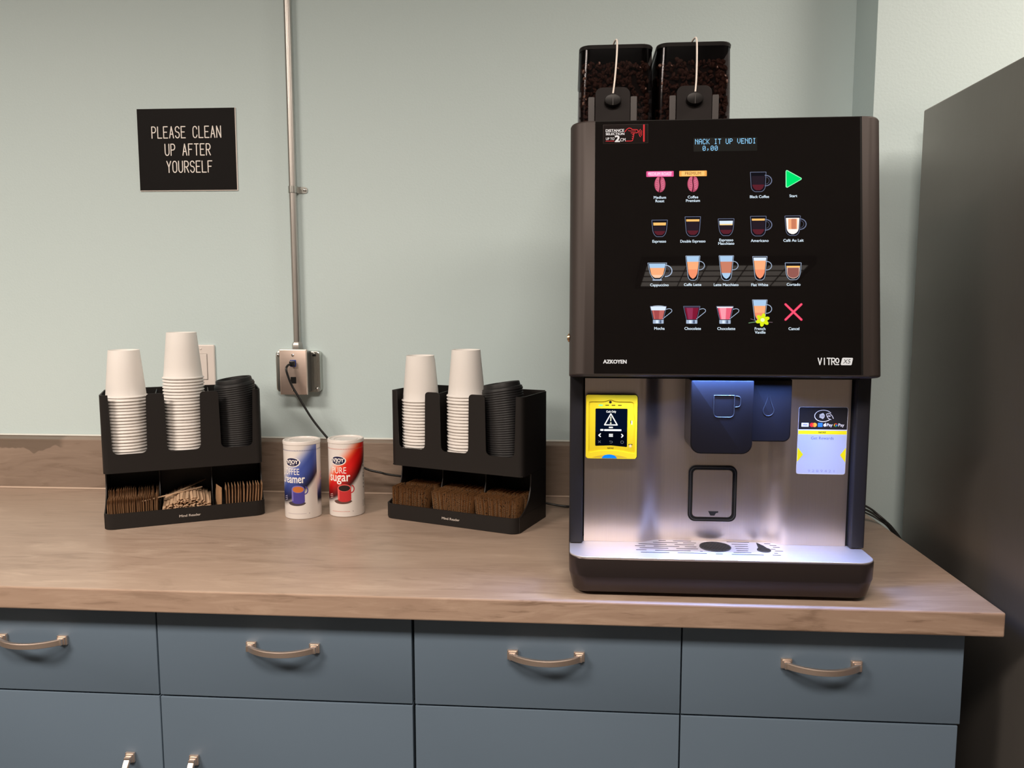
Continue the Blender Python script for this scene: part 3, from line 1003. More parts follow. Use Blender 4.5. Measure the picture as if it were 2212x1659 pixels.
choc(90.4, 81.4, 116.3, 109.4, MOC, MOC2, MILK, 'Mocha', 105.3, 73.6, 'mocha cup icon with white foam', True)
choc(143.5, 81.3, 170.0, 109.4, CHO, CHO2, emis((70, 50, 74)), 'Chocolate', 158.3, 73.5, 'dark red chocolate cup icon')
choc(196.1, 81.2, 222.7, 109.3, PNK, PNK2, emis((240, 236, 244)), 'Chocolatte', 211.5, 73.4, 'pink chocolatte cup icon')
F = latte(252.6, 82.5, 276.0, 119.7, [(.06, .46, LAT2), (.44, .78, LAT), (.74, .985, MILKB)], 'French', 264.7, 73.3, '', 105, capt=False)
F.stroke([(247, 82.5), (256, 84), (266, 83)], 1.2, emis((110, 150, 110)), 5); F.stroke([(250, 89), (256, 87), (268, 85)], 1.0, emis((110, 90, 100)), 5); F.stroke([(274, 84), (284, 83.5)], 1.0, emis((110, 90, 100)), 5)
for k in range(6):
    a = math.radians(60 * k + 20)
    px, py = 268.8 + 6.2 * math.cos(a), 87.3 + 5.8 * math.sin(a)
    F.poly([(px + 5.2 * math.cos(a) * math.cos(q) - 3.2 * math.sin(a) * math.sin(q), py + 5.2 * math.sin(a) * math.cos(q) + 3.2 * math.cos(a) * math.sin(q)) for q in [2 * PI * j / 14 for j in range(14)]], emis((226, 240, 30)), 6 + .2 * k)
F.ell(268.6, 87.3, 3.2, 3.0, emis((246, 255, 190)), 9)
cap(F, 'French', 264.7, 73.3); cap(F, 'Vanille', 264.8, 67.6)
done(F, label='french vanille glass icon with yellow flower')
F = icon('', '')
for (a, b) in (((304.6, 87.8), (329.4, 112.5)), ((304.6, 112.5), (329.4, 87.8))):
    F.stroke([a, b], 3.8, emis((226, 56, 92)), 0); F.stroke([a, b], 2.4, emis((255, 90, 120)), 2)
cap(F, 'Cancel', 317.7, 73.4)
done(F, 'selection_icon', 'red cancel cross')
# text display
F = Flat(PF, 0.05, 0.03)
F.rect(159.3, 361.5, 260.6, 383.8, mat('vfd_window', (0.012, 0.013, 0.013), 0.1, spec=0.3), 0)
VFD = emis((150, 214, 255), 1.0)
F.dots('NACK IT UP VENDI', 161.6, 373.3, 8.8, 4.9, 6.12, VFD, 2)
F.dots('0,00', 173.7, 362.6, 8.2, 4.9, 6.4, VFD, 2)
done(F, 'text_display', 'blue dot-matrix display line')
# red hand sticker, its print given a glow though it is no lamp
RED = emis((236, 62, 66), 0.9); WS = emis((246, 236, 230), 0.9)
F = Flat(PF, 0.05, 0.03)
F.rect(13, 376.8, 86.1, 408.4, mat('sticker_edge', (0.03, 0.022, 0.02), 0.08, spec=0.4), 0); F.rect(13.6, 377.3, 85.5, 407.9, mat('sticker_film', (0.010, 0.007, 0.007), 0.06, spec=0.4), 1)
F.text('DISTANCE', 32.2, 396.2, 4.3, WS, 3, 29.6, B2); F.text('SELECTION', 32.5, 390.9, 3.9, WS, 3, 30, B2)
F.text('UP TO', 24.5, 382.9, 4.0, WS, 3, 13.6, B1); F.text('2', 36.3, 379.7, 10, WS, 3, 7.4, B3); F.text('CM', 45.2, 380.4, 5, WS, 3, 8.4, B1)
F.stroke([(17.6, 381), (31, 381)], .8, RED, 3)
F.stroke([(48.5, 396), (51.5, 400), (55, 402.2), (58.5, 401.5), (60, 399.6), (67.5, 399.3)] + arc(67.5, 396.6, 2.4, 2.6, 80, -90, 8) + [(58.5, 394)], 1.1, RED, 3)
F.stroke([(54, 398), (58, 397), (66, 397)], .8, RED, 3)
F.stroke([(63.5, 393.8), (63, 391.5), (60.5, 391.2)], 1.0, RED, 3); F.stroke([(63, 390.8), (62.4, 388.2), (60.3, 388)], 1.0, RED, 3)
F.stroke([(62.4, 387.6), (61.8, 385.2), (60, 385)], 1.0, RED, 3); F.stroke([(61.6, 384.6), (61, 381.6), (59, 380.6), (50, 380.6)], 1.1, RED, 3)
F.stroke(arc(77, 393.5, 5.6, 7.5, 125, 235, 10), 1.0, RED, 3); F.stroke(arc(77.5, 393.5, 3.6, 5, 120, 240, 10), .8, RED, 3); F.stroke(arc(77.5, 393.5, 2.0, 2.6, 120, 240, 8), .6, RED, 3)
F.stroke([(79.3, 380), (79.3, 406.6)], 2.4, RED, 3)
done(F, 'hand_sticker', 'distance selection sticker with red pointing hand')
# printed marks along the bottom, with added glow in place of lit ink
WP = emis((240, 234, 228), 0.85)
F = Flat(PF, 0.05, 0.03); F.text('AZKOYEN', 34, 16.6, 5.7, WP, 0, 37.2, B3); done(F, 'brand_mark', 'white lettering at the lower left')
F = Flat(PF, 0.05, 0.03)
F.lines('VITR', 355.3, 16.2, 10.2, 5.2, 6.95, 1.7, WP, 0)
F.stroke(arc(384.9, 22.6, 2.4, 3.6, 0, 360, 20), 1.7, WP, 0); F.stroke([(382.8, 16.3), (387, 16.3)], 1.6, WP, 0)
F.poly([(391.4, 15.4), (405.6, 15.4), (407, 16.2), (409, 25.8), (408.4, 27.1), (394, 27.3), (392.4, 26.4), (390, 16.6)], WP, 0)
F.text('X5', 399.5, 18.0, 6.8, emis((30, 24, 24), 1), 2, 12, 0, 0.25)
done(F, 'model_mark', 'white lettering with a badge at the lower right')
# lock barrel on the left side
g = G()
g.tube([(-.0012, -.655, 1.341), (-.0034, -.655, 1.341)], [.0075, .0065], 16)
g.tube([(-.0034, -.655, 1.341), (-.0046, -.655, 1.341)], .0045, 12)
g.build('lock', mat('brass', (0.72, 0.48, 0.28), 0.3, 1.0), cm)

# --- card reader
cr = empty('card_reader', (0, 0, 0)); cr.parent = cm; cr.location = -Vector(cm.location)
RX, RZ = 0.0280, 1.1340
RY = -0.638
G().fbox(RX + .001, RX + .0882, RZ - .0008, RZ + .1085, RY + .006, -.6140, .004, .001).build('back_shell', GASKET, cr)
g = G()
g.fbox(RX, RX + .0865, RZ, RZ + .109, RY + .0016, RY + .0062, .0035, .0006)
fo = rrect(0, 86.5, 0, 109, 3.5, 5)
n4 = len(fo)
fi = rrect(4.2, 80.5, 9.0, 98.0, 3.0, 5)
fi2 = []
for (x, y) in fi:
    if y > 90 and 30 < x < 52:
        y += 0
    if y < 20:
        y += 4.2 * max(0, 1 - ((x - 41) / 40) ** 2) + 0
    fi2.append((x, y))
# denser inner outline so that the lower arch and the upper notch are real shapes
def dens(p, n=72):
    tot = [0]
    for a, b in zip(p, p[1:] + p[:1]):
        tot.append(tot[-1] + math.hypot(b[0] - a[0], b[1] - a[1]))
    res = []
    for k in range(n):
        d = tot[-1] * k / n
        i = max(j for j in range(len(tot)) if tot[j] <= d + 1e-9)
        i = min(i, len(p) - 1)
        a, b = p[i], p[(i + 1) % len(p)]
        t = (d - tot[i]) / max(1e-9, tot[i + 1] - tot[i])
        res.append((a[0] + (b[0] - a[0]) * t, a[1] + (b[1] - a[1]) * t))
    return res
fo = dens(fo); fi = dens(fi)
mod = []
for (x, y) in fi:
    if y > 96:
        y += 3.4 * math.exp(-((x - 41) / 6.5) ** 2)
    if y < 12:
        y += 5.2 * max(0, 1 - ((x - 41) / 38) ** 2)
    if x > 78:
        x += 3.0 * max(0, min(1, (80 - y) / 14))
    mod.append((x, y))
P2 = lambda p, d: (RX + p[0] * .001, RY + d * .001, RZ + p[1] * .001)
g.ring(fo, mod, lambda p: P2(p, 1.7), lambda p: P2(p, 0))
g.build('face_plate', YELLOW, cr, ang=30)
RF = lambda x, y, h: Vector((RX + x * .001, RY + .0016 - h * .001, RZ + y * .001))
F = Flat(RF, .12, .05)
scr = [(17, 21.6), (43, 22.6), (69, 20.2), (70, 21), (70, 85), (69, 86), (17, 86), (16, 85), (16, 22.4)]
F.poly(scr, emis((4, 8, 20), 1), 0)
F.rect(16.4, 46, 69.6, 85.6, emis((6, 16, 38), 1), 1)
W1 = emis((255, 255, 255), 1.0); GR = emis((120, 124, 130), 1)
F.text('Cash Only', 42.5, 79.2, 3.4, W1, 2, 16.5, B2)
F.stroke([(42, 77), (31.6, 58), (53, 58)], 2.0, W1, 2, True)
F.stroke([(42, 71.5), (42, 65)], 1.7, emis((255, 255, 225)), 3); F.ell(42, 61, 1.5, 1.3, emis((255, 255, 225)), 3)
F.rect(38.8, 52.4, 45.8, 54.8, W1, 2, .8); F.rect(24.4, 47.6, 30, 50.8, W1, 2, .8); F.rect(31, 47.4, 60.2, 50.6, W1, 2, .8)
F.stroke([(24.8, 42.5), (22, 40), (24.8, 37.6)], 1.9, W1, 2); F.stroke([(60.6, 42), (63, 39.5), (60.6, 37)], 1.9, W1, 2)
for k in range(3):
    F.rect(39, 37.4 + k * 1.9, 46, 38.8 + k * 1.9, W1, 2, .5)
F.stroke([(21.2, 30.5), (25.2, 27)], .6, GR, 2); F.stroke([(21.2, 27), (25.2, 30.5)], .6, GR, 2)
F.stroke([(40.6, 30), (43.5, 30)] + arc(43.5, 28.4, 1.8, 1.6, 90, -90, 8) + [(41, 26.8)], .6, GR, 2); F.ell(40.8, 30, .7, .7, GR, 3)
F.stroke(arc(61.6, 28.4, 2.4, 2.4, 0, 350, 18), .6, GR, 2, True)
done2 = F.build('screen', cr); done2['label'] = 'small lit screen with warning triangle'
F = Flat(RF, .1, .05)
F.ell(41, 97.0, 2.3, 2.3, ink((8, 8, 8)), 0)
F.build('camera_window', cr)
F = Flat(RF, .1, .05); F.rect(21.2, 90.6, 28.4, 92.6, emis((130, 255, 205), 1.0), 0, .8); F.build('indicator_light', cr)['label'] = 'lit green indicator'
for x in (32.5, 43.2, 53.9):
    F = Flat(RF, .1, .05); F.rect(x, 90.9, x + 6.2, 92.4, ink((70, 58, 6)), 0, .6); F.build('indicator_light', cr)
F = Flat(RF, .1, .05)
F.text('NAYAX', 42, 16.4, 2.7, ink((60, 44, 8)), 0, 10.6, B2)
F.build('brand_mark', cr)
F = Flat(RF, .1, .05)
F.rect(75.4, 60.6, 76.4, 66, ink((60, 50, 20)), 0); F.rect(76.4, 58.8, 78.6, 65.6, ink((235, 225, 190)), 0, .3)
F.build('side_mark', cr)
F = Flat(RF, .1, .05)
F.rect(72.4, 23.4, 79, 25.2, ink((50, 36, 10)), 0); F.rect(73.8, 19.6, 77.6, 24.4, ink((235, 205, 150)), 1, .4)
F.build('side_mark', cr)
RF2 = lambda x, y, h: Vector((RX + x * .001, RY - h * .001, RZ + y * .001))
F = Flat(RF2, .1, .05)
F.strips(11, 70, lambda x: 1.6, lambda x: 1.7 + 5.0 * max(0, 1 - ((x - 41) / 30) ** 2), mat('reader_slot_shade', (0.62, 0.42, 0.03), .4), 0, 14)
F.poly([(27, .6), (53, .6)] + arc(40, .8, 12.5, 6.4, 5, 175, 14), emis((20, 140, 255), 1.0), 3)
F.build('card_slot_light', cr)['label'] = 'glowing blue card slot light'

# --- payment sticker
SX, SZ = 0.3882, 1.1068
SF = lambda x, y, h: Vector((SX + x * .001 - (116 - y) * .000008, -.6137 - h * .001, SZ + y * .001))
F = Flat(SF, .10, .05)
F.rect(0, 0, 81.5, 116, ink((205, 206, 214)), 0, 4.0)
F.poly([(.6, 77.5), (80.9, 77.5)] + rrect(.6, 80.9, 79, 115.4, [0, 0, 3.6, 3.6], 5)[2:], ink((24, 22, 26)), 1)
F.rect(.6, 69.2, 80.9, 75.4, ink((238, 224, 20)), 1)
F.text('NAYAX', 40.5, 71.0, 2.9, ink((60, 56, 10)), 2, 12, B2)
F.poly([(.6, 1.2), (.6, 68.4), (80.9, 68.4), (80.9, 1.2)], ink((176, 184, 212)), 1)  # white paper, the blue light falling on it put into the ink
F.poly([(.6, 46.5), (10.4, 34), (.6, 21)], ink((236, 220, 10)), 2); F.poly([(80.9, 46.5), (71.6, 34), (80.9, 21)], ink((236, 220, 10)), 2)
NV = ink((70, 84, 150))
F.text('Get Rewards', 41, 60.2, 4.8, NV, 2, 37.5)
F.text('9 2 8 9 4 2 1', 41.5, 3.6, 4.2, ink((140, 140, 190)), 2, 44)
WI = ink((236, 236, 240))
F.stroke(arc(40.8, 100.8, 14.2, 9.8, 32, 318, 30), 1.1, WI, 2)
for k, (rx, sp2) in enumerate(((2.6, 3.0), (4.8, 4.4), (7.0, 5.6), (9.2, 6.6))):
    F.stroke(arc(32.6, 100.6, rx + .6, sp2, -42, 42, 8), 1.25, WI, 2)
F.stroke([(46, 104), (50, 105.4), (53, 103.6), (55.8, 100.6), (57.6, 96.6)], 1.0, WI, 2); F.stroke([(46, 103), (47, 100.6), (51, 99.6), (53, 101)], .9, WI, 2)
F.stroke([(47, 100), (49.5, 96.4), (54, 94.4)], 1.0, WI, 2); F.stroke([(49, 102.4), (52.4, 100.4)], .8, WI, 2)
F.rect(5.4, 82.0, 17.4, 88.6, WI, 2, .6); F.text('VISA', 11.4, 84.1, 2.4, ink((40, 60, 150)), 3, 7.6, B2, 0.2)
F.ell(22.8, 85.2, 3.7, 3.7, ink((232, 40, 48)), 2); F.ell(27.2, 85.2, 3.7, 3.7, ink((250, 170, 50)), 3); F.poly(arc(22.8, 85.2, 3.7, 3.7, -53, 53, 8) + arc(27.2, 85.2, 3.7, 3.7, 127, 233, 8), ink((250, 110, 40)), 4)
F.rect(32.6, 81.8, 40.4, 88.8, ink((50, 126, 226)), 2, .5)
F.ell(44.0, 84.9, 2.2, 2.5, WI, 2, 14); F.ell(45.0, 84.9, 2.0, 2.4, WI, 2.5, 14); F.ell(45.2, 88.2, .7, 1.0, WI, 2, 8); F.ell(46.9, 85.4, .8, 1.0, ink((24, 22, 26)), 4, 8)
F.text('Pay', 52.2, 83.0, 5.0, WI, 2, 9.2, B1)
F.stroke(arc(62.0, 85.2, 2.3, 2.4, 40, 120, 8), 1.1, ink((234, 67, 53)), 2); F.stroke(arc(62.0, 85.2, 2.3, 2.4, 120, 215, 8), 1.1, ink((251, 188, 5)), 2)
F.stroke(arc(62.0, 85.2, 2.3, 2.4, 215, 310, 8), 1.1, ink((52, 168, 83)), 2); F.stroke(arc(62.0, 85.2, 2.3, 2.4, 310, 358, 5) + [(62.2, 85.1)], 1.1, ink((66, 133, 244)), 2)
F.text('Pay', 71.2, 83.0, 5.0, WI, 2, 9.6, B1)
stk = F.build('payment_sticker', cm); stk['label'] = 'payment and rewards sticker on the steel'

# --- bean hoppers on top
SMOKE = bpy.data.materials.new('smoked_plastic'); SMOKE.use_nodes = True
nt = SMOKE.node_tree; nt.nodes.clear()
tr_ = nt.nodes.new('ShaderNodeBsdfTransparent'); tr_.inputs[0].default_value = (0.40, 0.35, 0.35, 1)
gl_ = nt.nodes.new('ShaderNodeBsdfGlossy'); gl_.inputs['Roughness'].default_value = 0.12; gl_.inputs[0].default_value = (.8, .8, .85, 1)
fr_ = nt.nodes.new('ShaderNodeFresnel'); fr_.inputs[0].default_value = 1.45
mx_ = nt.nodes.new('ShaderNodeMixShader'); ou_ = nt.nodes.new('ShaderNodeOutputMaterial')
hf_ = nt.nodes.new('ShaderNodeMath'); hf_.operation = 'MULTIPLY'; hf_.inputs[1].default_value = 0.5; nt.links.new(fr_.outputs[0], hf_.inputs[0]); nt.links.new(hf_.outputs[0], mx_.inputs[0]); nt.links.new(tr_.outputs[0], mx_.inputs[1]); nt.links.new(gl_.outputs[0], mx_.inputs[2]); nt.links.new(mx_.outputs[0], ou_.inputs[0])
BEAN = mat('roasted_bean', (0.115, 0.058, 0.042), 0.5, spec=0.3)
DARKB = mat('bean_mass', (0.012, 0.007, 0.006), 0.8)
LIDM = mat('hopper_lid_plastic', (0.008, 0.007, 0.007), 0.4, spec=0.25)
WIRE = mat('pale_wire', (0.78, 0.72, 0.66), 0.35)
bmx = bmesh.new(); bmesh.ops.create_icosphere(bmx, subdivisions=2, radius=1.0)
ICO_V = [v.co.copy() for v in bmx.verts]; ICO_F = [tuple(v.index for v in f.verts) for f in bmx.faces]; bmx.free()
# press the centre line of the bean in, as its crease
ICO_V = [Vector((v.x, v.y, (v.z * (0.55 if abs(v.y) < .2 else 1.0)) if v.z > 0 else v.z)) for v in ICO_V]
for k, (hx0, hx1, ztop, wx, kx) in enumerate(((0.0125, 0.1405, 1.8430, 0.0765, 0.0705), (0.1462, 0.2745, 1.8440, 0.2118, 0.2100))):
    hy0, hy1, hz0 = -0.550, -0.270, 1.6885
    L = []
    for (z, i, r) in ((hz0, 0, .016), (hz0 + .06, 0, .017), (ztop - .012, .0012, .020), (ztop - .006, .0014, .020)):
        L.append([(x, y, z) for x, y in rrect(hx0 + i, hx1 - i, hy0 + i, hy1, [r, r, .008, .008], 6)])
    hop = G().loft(L, True, False).build('hopper', SMOKE, cm)
    L = []
    for (z, i) in ((ztop - .0075, .0006), (ztop - .003, 0), (ztop - .0008, .001), (ztop, .004)):
        L.append([(x, y, z) for x, y in rrect(hx0 + i, hx1 - i, hy0 + i, hy1 + .002 - i, [.020, .020, .008, .008], 6)])
    G().loft(L).build('lid', LIDM, hop)
    # base plate behind the latch, latch plate, dial and seal wire
    cx = kx + .0005
    G().fbox(cx - .0300, cx + .0300, hz0 + .002, hz0 + .0815, hy0 - .0035, hy0 + .001, [.001, .001, .012, .012], .001).build('latch_plate', mat('latch_plastic', (0.013, 0.010, 0.010), 0.6, spec=0.2), hop)
    for sx in (-1, 1):
        G().fbox(cx + sx * .0365 - .0055, cx + sx * .0365 + .0055, hz0 + .002, hz0 + .066, hy0 - .0022, hy0 + .001, .002, .0006).build('guide_strip', mat('grey_guide', (0.05, 0.044, 0.044), 0.4), hop)
    g = G()
    g.loft([[(cx + a * q, y, 1.7455 + dz + b * q) for a, b in [(.0145 * math.cos(2 * PI * j / 32), .0098 * math.sin(2 * PI * j / 32)) for j in range(32)]] for (y, q, dz) in ((hy0 - .0035, 1.0, -.0010), (hy0 - .0120, 1.0, .0008), (hy0 - .0132, .94, .0010), (hy0 - .0136, .80, .0010))])
    g.build('dial', LIDM, hop, ang=40)
    G().box(cx - .0005, cx + .0005, hy0 - .0141, hy0 - .0134, 1.7375, 1.7530).build('dial_line', mat('grey_guide', (0, 0, 0)), hop, False)
    pts = spline([(cx, hy0 - .0125, 1.7570), (cx + (wx - cx) * .25 + .0014, hy0 - .010, 1.780), (cx + (wx - cx) * .8 + .0016, hy0 - .004, 1.822), (wx + .001, hy0 + .002, 1.848), (wx - .002, hy0 + .012, 1.8515), (wx - .006, hy0 + .03, ztop + .002)], 8)
    G().tube(pts, .0016, 8).build('seal_wire', WIRE, hop)
    # the beans, one uncountable mass
    fill = ztop - .030
    g = G()
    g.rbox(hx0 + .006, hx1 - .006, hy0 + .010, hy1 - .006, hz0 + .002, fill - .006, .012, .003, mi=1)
    rnd = random.Random(20 + k)
    for q in range(640):
        if q < 430:
            px = rnd.uniform(hx0 + .008, hx1 - .008); py = hy0 + rnd.uniform(.0052, .0105); pz = rnd.uniform(hz0 + .004, fill + rnd.uniform(-.004, .003))
        elif q < 520:
            px = rnd.choice((hx0 + .0065, hx1 - .0065)); py = rnd.uniform(hy0 + .02, hy1 - .02); pz = rnd.uniform(hz0 + .004, fill)
        else:
            px = rnd.uniform(hx0 + .008, hx1 - .008); py = rnd.uniform(hy0 + .012, hy1 - .01); pz = fill - .005 + rnd.uniform(0, .005)
        R = Matrix.Rotation(rnd.uniform(0, 6.3), 3, 'X') @ Matrix.Rotation(rnd.uniform(0, 6.3), 3, 'Y') @ Matrix.Rotation(rnd.uniform(0, 6.3), 3, 'Z')
        sc_ = rnd.uniform(.85, 1.1)
        g.add([R @ Vector((v.x * .0056, v.y * .0040, v.z * .0029)) * sc_ + Vector((px, py, pz)) for v in ICO_V], ICO_F, 0)
    ob = g.build('coffee_beans', [BEAN, DARKB], None)
    tag(ob, ('dark roasted coffee beans inside the left bean hopper', 'dark roasted coffee beans inside the right bean hopper')[k], 'coffee beans', None, 'stuff')

# ================================================================== CUP ORGANIZERS
OW, OD = 0.333, 0.158


def organizer(loc, deg, label):
    r = empty('cup_organizer', (loc[0], loc[1], CT + .0006), math.radians(deg), label, 'organizer', 'black two-tier cup organizers')
    # lower tray with rounded front corners
    def plan(i, rad):
        q = [(i, OD - .0005), (i, i + rad)] + arc(i + rad, i + rad, rad, rad, 180, 270, 7)[1:] + arc(OW - i - rad, i + rad, rad, rad, 270, 360, 7) + [(OW - i, OD - .0005)]
        return q
    o_, i_ = plan(0, .020), plan(.0025, .0175)
    loop = o_ + list(reversed(i_))
    g = G()
    g.loft([[(x, y, z) for x, y in loop] for z in (0, .0332, .034)])
    g.loft([[(x, y, z) for x, y in i_] for z in (.0005, .0035)])
    g.build('lower_tray', PLASTIC, r, ang=30)
    # side panels: the front edge sweeps down in a curve to the lip
    curve = [(.074, .1165), (.0735, .098), (.070, .080), (.062, .063), (.050, .050), (.036, .041), (.022, .036), (.012, .0335)]
    sidep = [(OD, .001), (OD, .1165)] + curve + [(.012, .001)]
    for u in (0.0002, OW - .0026):
        G().prism(sidep, lambda p: (u, p[0], p[1]), lambda p: (u + .0024, p[0], p[1])).build('side_panel', PLASTIC, r, ang=30)
    for u in (.1105, .2215):
        dv = [(OD - .003, .004), (OD - .003, .1165), (.076, .1165), (.074, .085), (.066, .062), (.050, .045), (.030, .032), (.006, .024), (.006, .004)]
        G().prism(dv, lambda p: (u - .001, p[0], p[1]), lambda p: (u + .001, p[0], p[1])).build('divider', PLASTIC, r, ang=30)
    G().box(.0026, OW - .0026, OD - .0025, OD, .0036, .292).build('back_panel', PLASTIC, r, False)
    # upper bin: wrapped side walls with rounded front corners
    for sx in (0, 1):
        outl = arc(.012, .042, .012, .012, 270, 180, 6) + [(0, OD - .0001)]
        inl = arc(.012, .042, .0095, .0095, 270, 180, 6) + [(.0025, OD - .0001)]
        lp = outl + list(reversed(inl))
        lp = [(OW - x, y) if sx else (x, y) for x, y in lp]
        G().loft([[(x, y, z) for x, y in lp] for z in (.117, .2900)]).build('bin_side', PLASTIC, r, ang=30)
    # front panel with three finger slots
    q = [(.012, .117), (OW - .012, .117), (OW - .012, .290)]
    R1 = .008
    for (a, b) in ((.2420, .3145), (.1290, .2030), (.0190, .0925)):
        zb = .1585
        q += arc(b + R1, .290 - R1, R1, R1, 90, 180, 5) if b + R1 < OW - .012 else [(b + .0015, .290)]
        q += arc(b - .012 - .002, zb + .012, .012, .012, 0, -90, 6) + arc(a + .012 + .002, zb + .012, .012, .012, 270, 180, 6)
        q += arc(a - R1, .290 - R1, R1, R1, 0, 90, 5) if a - R1 > .012 else [(a - .0015, .290)]
    q += [(.012, .290)]
    G().prism(q, lambda p: (p[0], .0300, p[1]), lambda p: (p[0], .0325, p[1])).build('front_panel', PLASTIC, r, ang=30)
    G().box(.0026, OW - .0026, .0326, OD - .0026, .1172, .1195).build('bin_floor', PLASTIC, r, False)
    for u in (.1105, .2215):
        G().prism([(.0326, .1196), (OD - .0026, .1196), (OD - .0026, .288), (.045, .284), (.0326, .270)], lambda p: (u - .001, p[0], p[1]), lambda p: (u + .001, p[0], p[1])).build('bin_divider', PLASTIC, r, False)
    F = Flat(lambda x, y, h: Vector((x * .001, -h * .001, y * .001)), .06, .03)
    F.text('Mind Reader', 172, 13.5, 5.2, ink((205, 196, 188)), 0, 44, B1)
    F.build('brand_mark', r)
    return r


ORG = [((-1.0, -0.388), 26.57), ((-0.4200, -0.2420), -20.5)]
OL = ['black two-tier cup organizer left of the canisters, with wooden stirrers', 'black two-tier cup organizer between the sugar canister and coffee machine']
for (lc, dg_), lb in zip(ORG, OL):
    organizer(lc, dg_, lb)


def at(k, u, v, w):
    (ox, oy), a = ORG[k]
    a = math.radians(a)
    return Vector((ox + u * math.cos(a) - v * math.sin(a), oy + u * math.sin(a) + v * math.cos(a), CT + .0006 + w))


ORDS = ['topmost', 'second', 'third', 'fourth', 'fifth', 'sixth', 'seventh', 'eighth', 'ninth', 'tenth', 'eleventh', 'twelfth', 'thirteenth', 'fourteenth', 'fifteenth', 'sixteenth', 'seventeenth', 'eighteenth', 'nineteenth', 'twentieth']
TENS = {2: 'twenty', 3: 'thirty'}


def nth(i, first='first'):
    """i counts from 0"""
    if i == 0: return first
    if i < 20: return ORDS[i]
    if (i + 1) % 10 == 0: return 'thirtieth' if i == 29 else 'fortieth'
    return TENS[(i + 1) // 10] + '-' + ['', 'first', 'second', 'third', 'fourth', 'fifth', 'sixth', 'seventh', 'eighth', 'ninth'][(i + 1) % 10]


# ------------------------------------------------------------------ paper cups (stored upside down, rims below)
g = G()
prof = [(.0405, .0012), (.0412, .0004), (.0430, 0), (.0445, .0008), (.0449, .0021), (.0443, .0034), (.0424, .0042), (.0414, .0056), (.0396, .0260), (.0358, .0660), (.0322, .1040), (.0318, .1050), (.0310, .1050), (.0305, .1042), (.0298, .0985)]
g.lathe(prof, 40, cap1=True)
CUPM = g.mesh('paper_cup', CUPWHITE, True, 60)
STACKS = [(0, .0500, .0800, .385, .0070, 'the shorter cup stack in the left organizer'), (0, .1700, .0800, .4225, .0070, 'the tall stack before the light switch'),
          (1, .0520, .0800, .3680, .0070, 'the left cup stack in the right organizer'), (1, .1710, .0800, .3840, .0070, 'the middle cup stack in the right organizer')]
for (k, u, v, top, pitch, where) in STACKS:
    n = int((top - .1052 - .1198) / pitch) + 1
    z0 = top - .105 - (n - 1) * pitch
    grp = 'white paper cups in ' + where
    for i in range(n):
        jx, jy = random.uniform(-.0006, .0006), random.uniform(-.0006, .0006)
        o = link('paper_cup', CUPM)
        o.location = at(k, u + jx, v + jy, z0 + i * pitch if i else max(z0, .1198))
        o.rotation_euler = (random.uniform(-.006, .006), random.uniform(-.006, .006), random.uniform(0, 6))
        if i == n - 1:
            tag(o, 'topmost white paper cup of ' + where, 'cup', grp)
        else:
            tag(o, nth(n - 1 - i) + ' white cup from the top of ' + where, 'cup', grp)

# ------------------------------------------------------------------ black lids
g = G()
prof = [(.0430, .0004), (.0452, 0), (.0458, .0014), (.0455, .0030), (.0446, .0042), (.0446, .0066), (.0436, .0080), (.0412, .0088), (.0402, .0160), (.0394, .0178), (.0380, .0182), (.0366, .0174), (.0360, .0140), (.0350, .0128), (.0060, .0124)]
g.lathe(prof, 40, cap1=True)
g.tube([(.030, 0, .0125), (.030, 0, .0134)], .004, 8)
LIDMESH = g.mesh('cup_lid', LIDBLACK, True, 40)
for (k, u, v, n, tilt, slide, nm) in ((0, .2840, .0815, 36, 7.5, .004, 'left organizer'), (1, .2740, .0815, 36, 9.0, -.006, 'right organizer')):
    w_ = .1200; uu = u
    a = 0.0
    for i in range(n):
        t = i / (n - 1)
        a = math.radians(tilt) * t
        o = link('cup_cover', LIDMESH)
        o.location = at(k, uu, v, w_)
        R = Matrix.Rotation(math.radians(ORG[k][1]), 4, 'Z') @ Matrix.Rotation(-a, 4, 'Y')
        o.rotation_euler = R.to_euler()
        uu += .0050 * math.sin(-a) * .6 + slide / n + random.uniform(-.0003, .0003)
        w_ += .0050
        tag(o, ('tilted topmost black cup lid on the stack in the %s' if i == n - 1 else nth(n - 1 - i) + ' black cup lid from the top of the stack in the %s') % nm, 'lid', 'black lids in the %s' % nm)

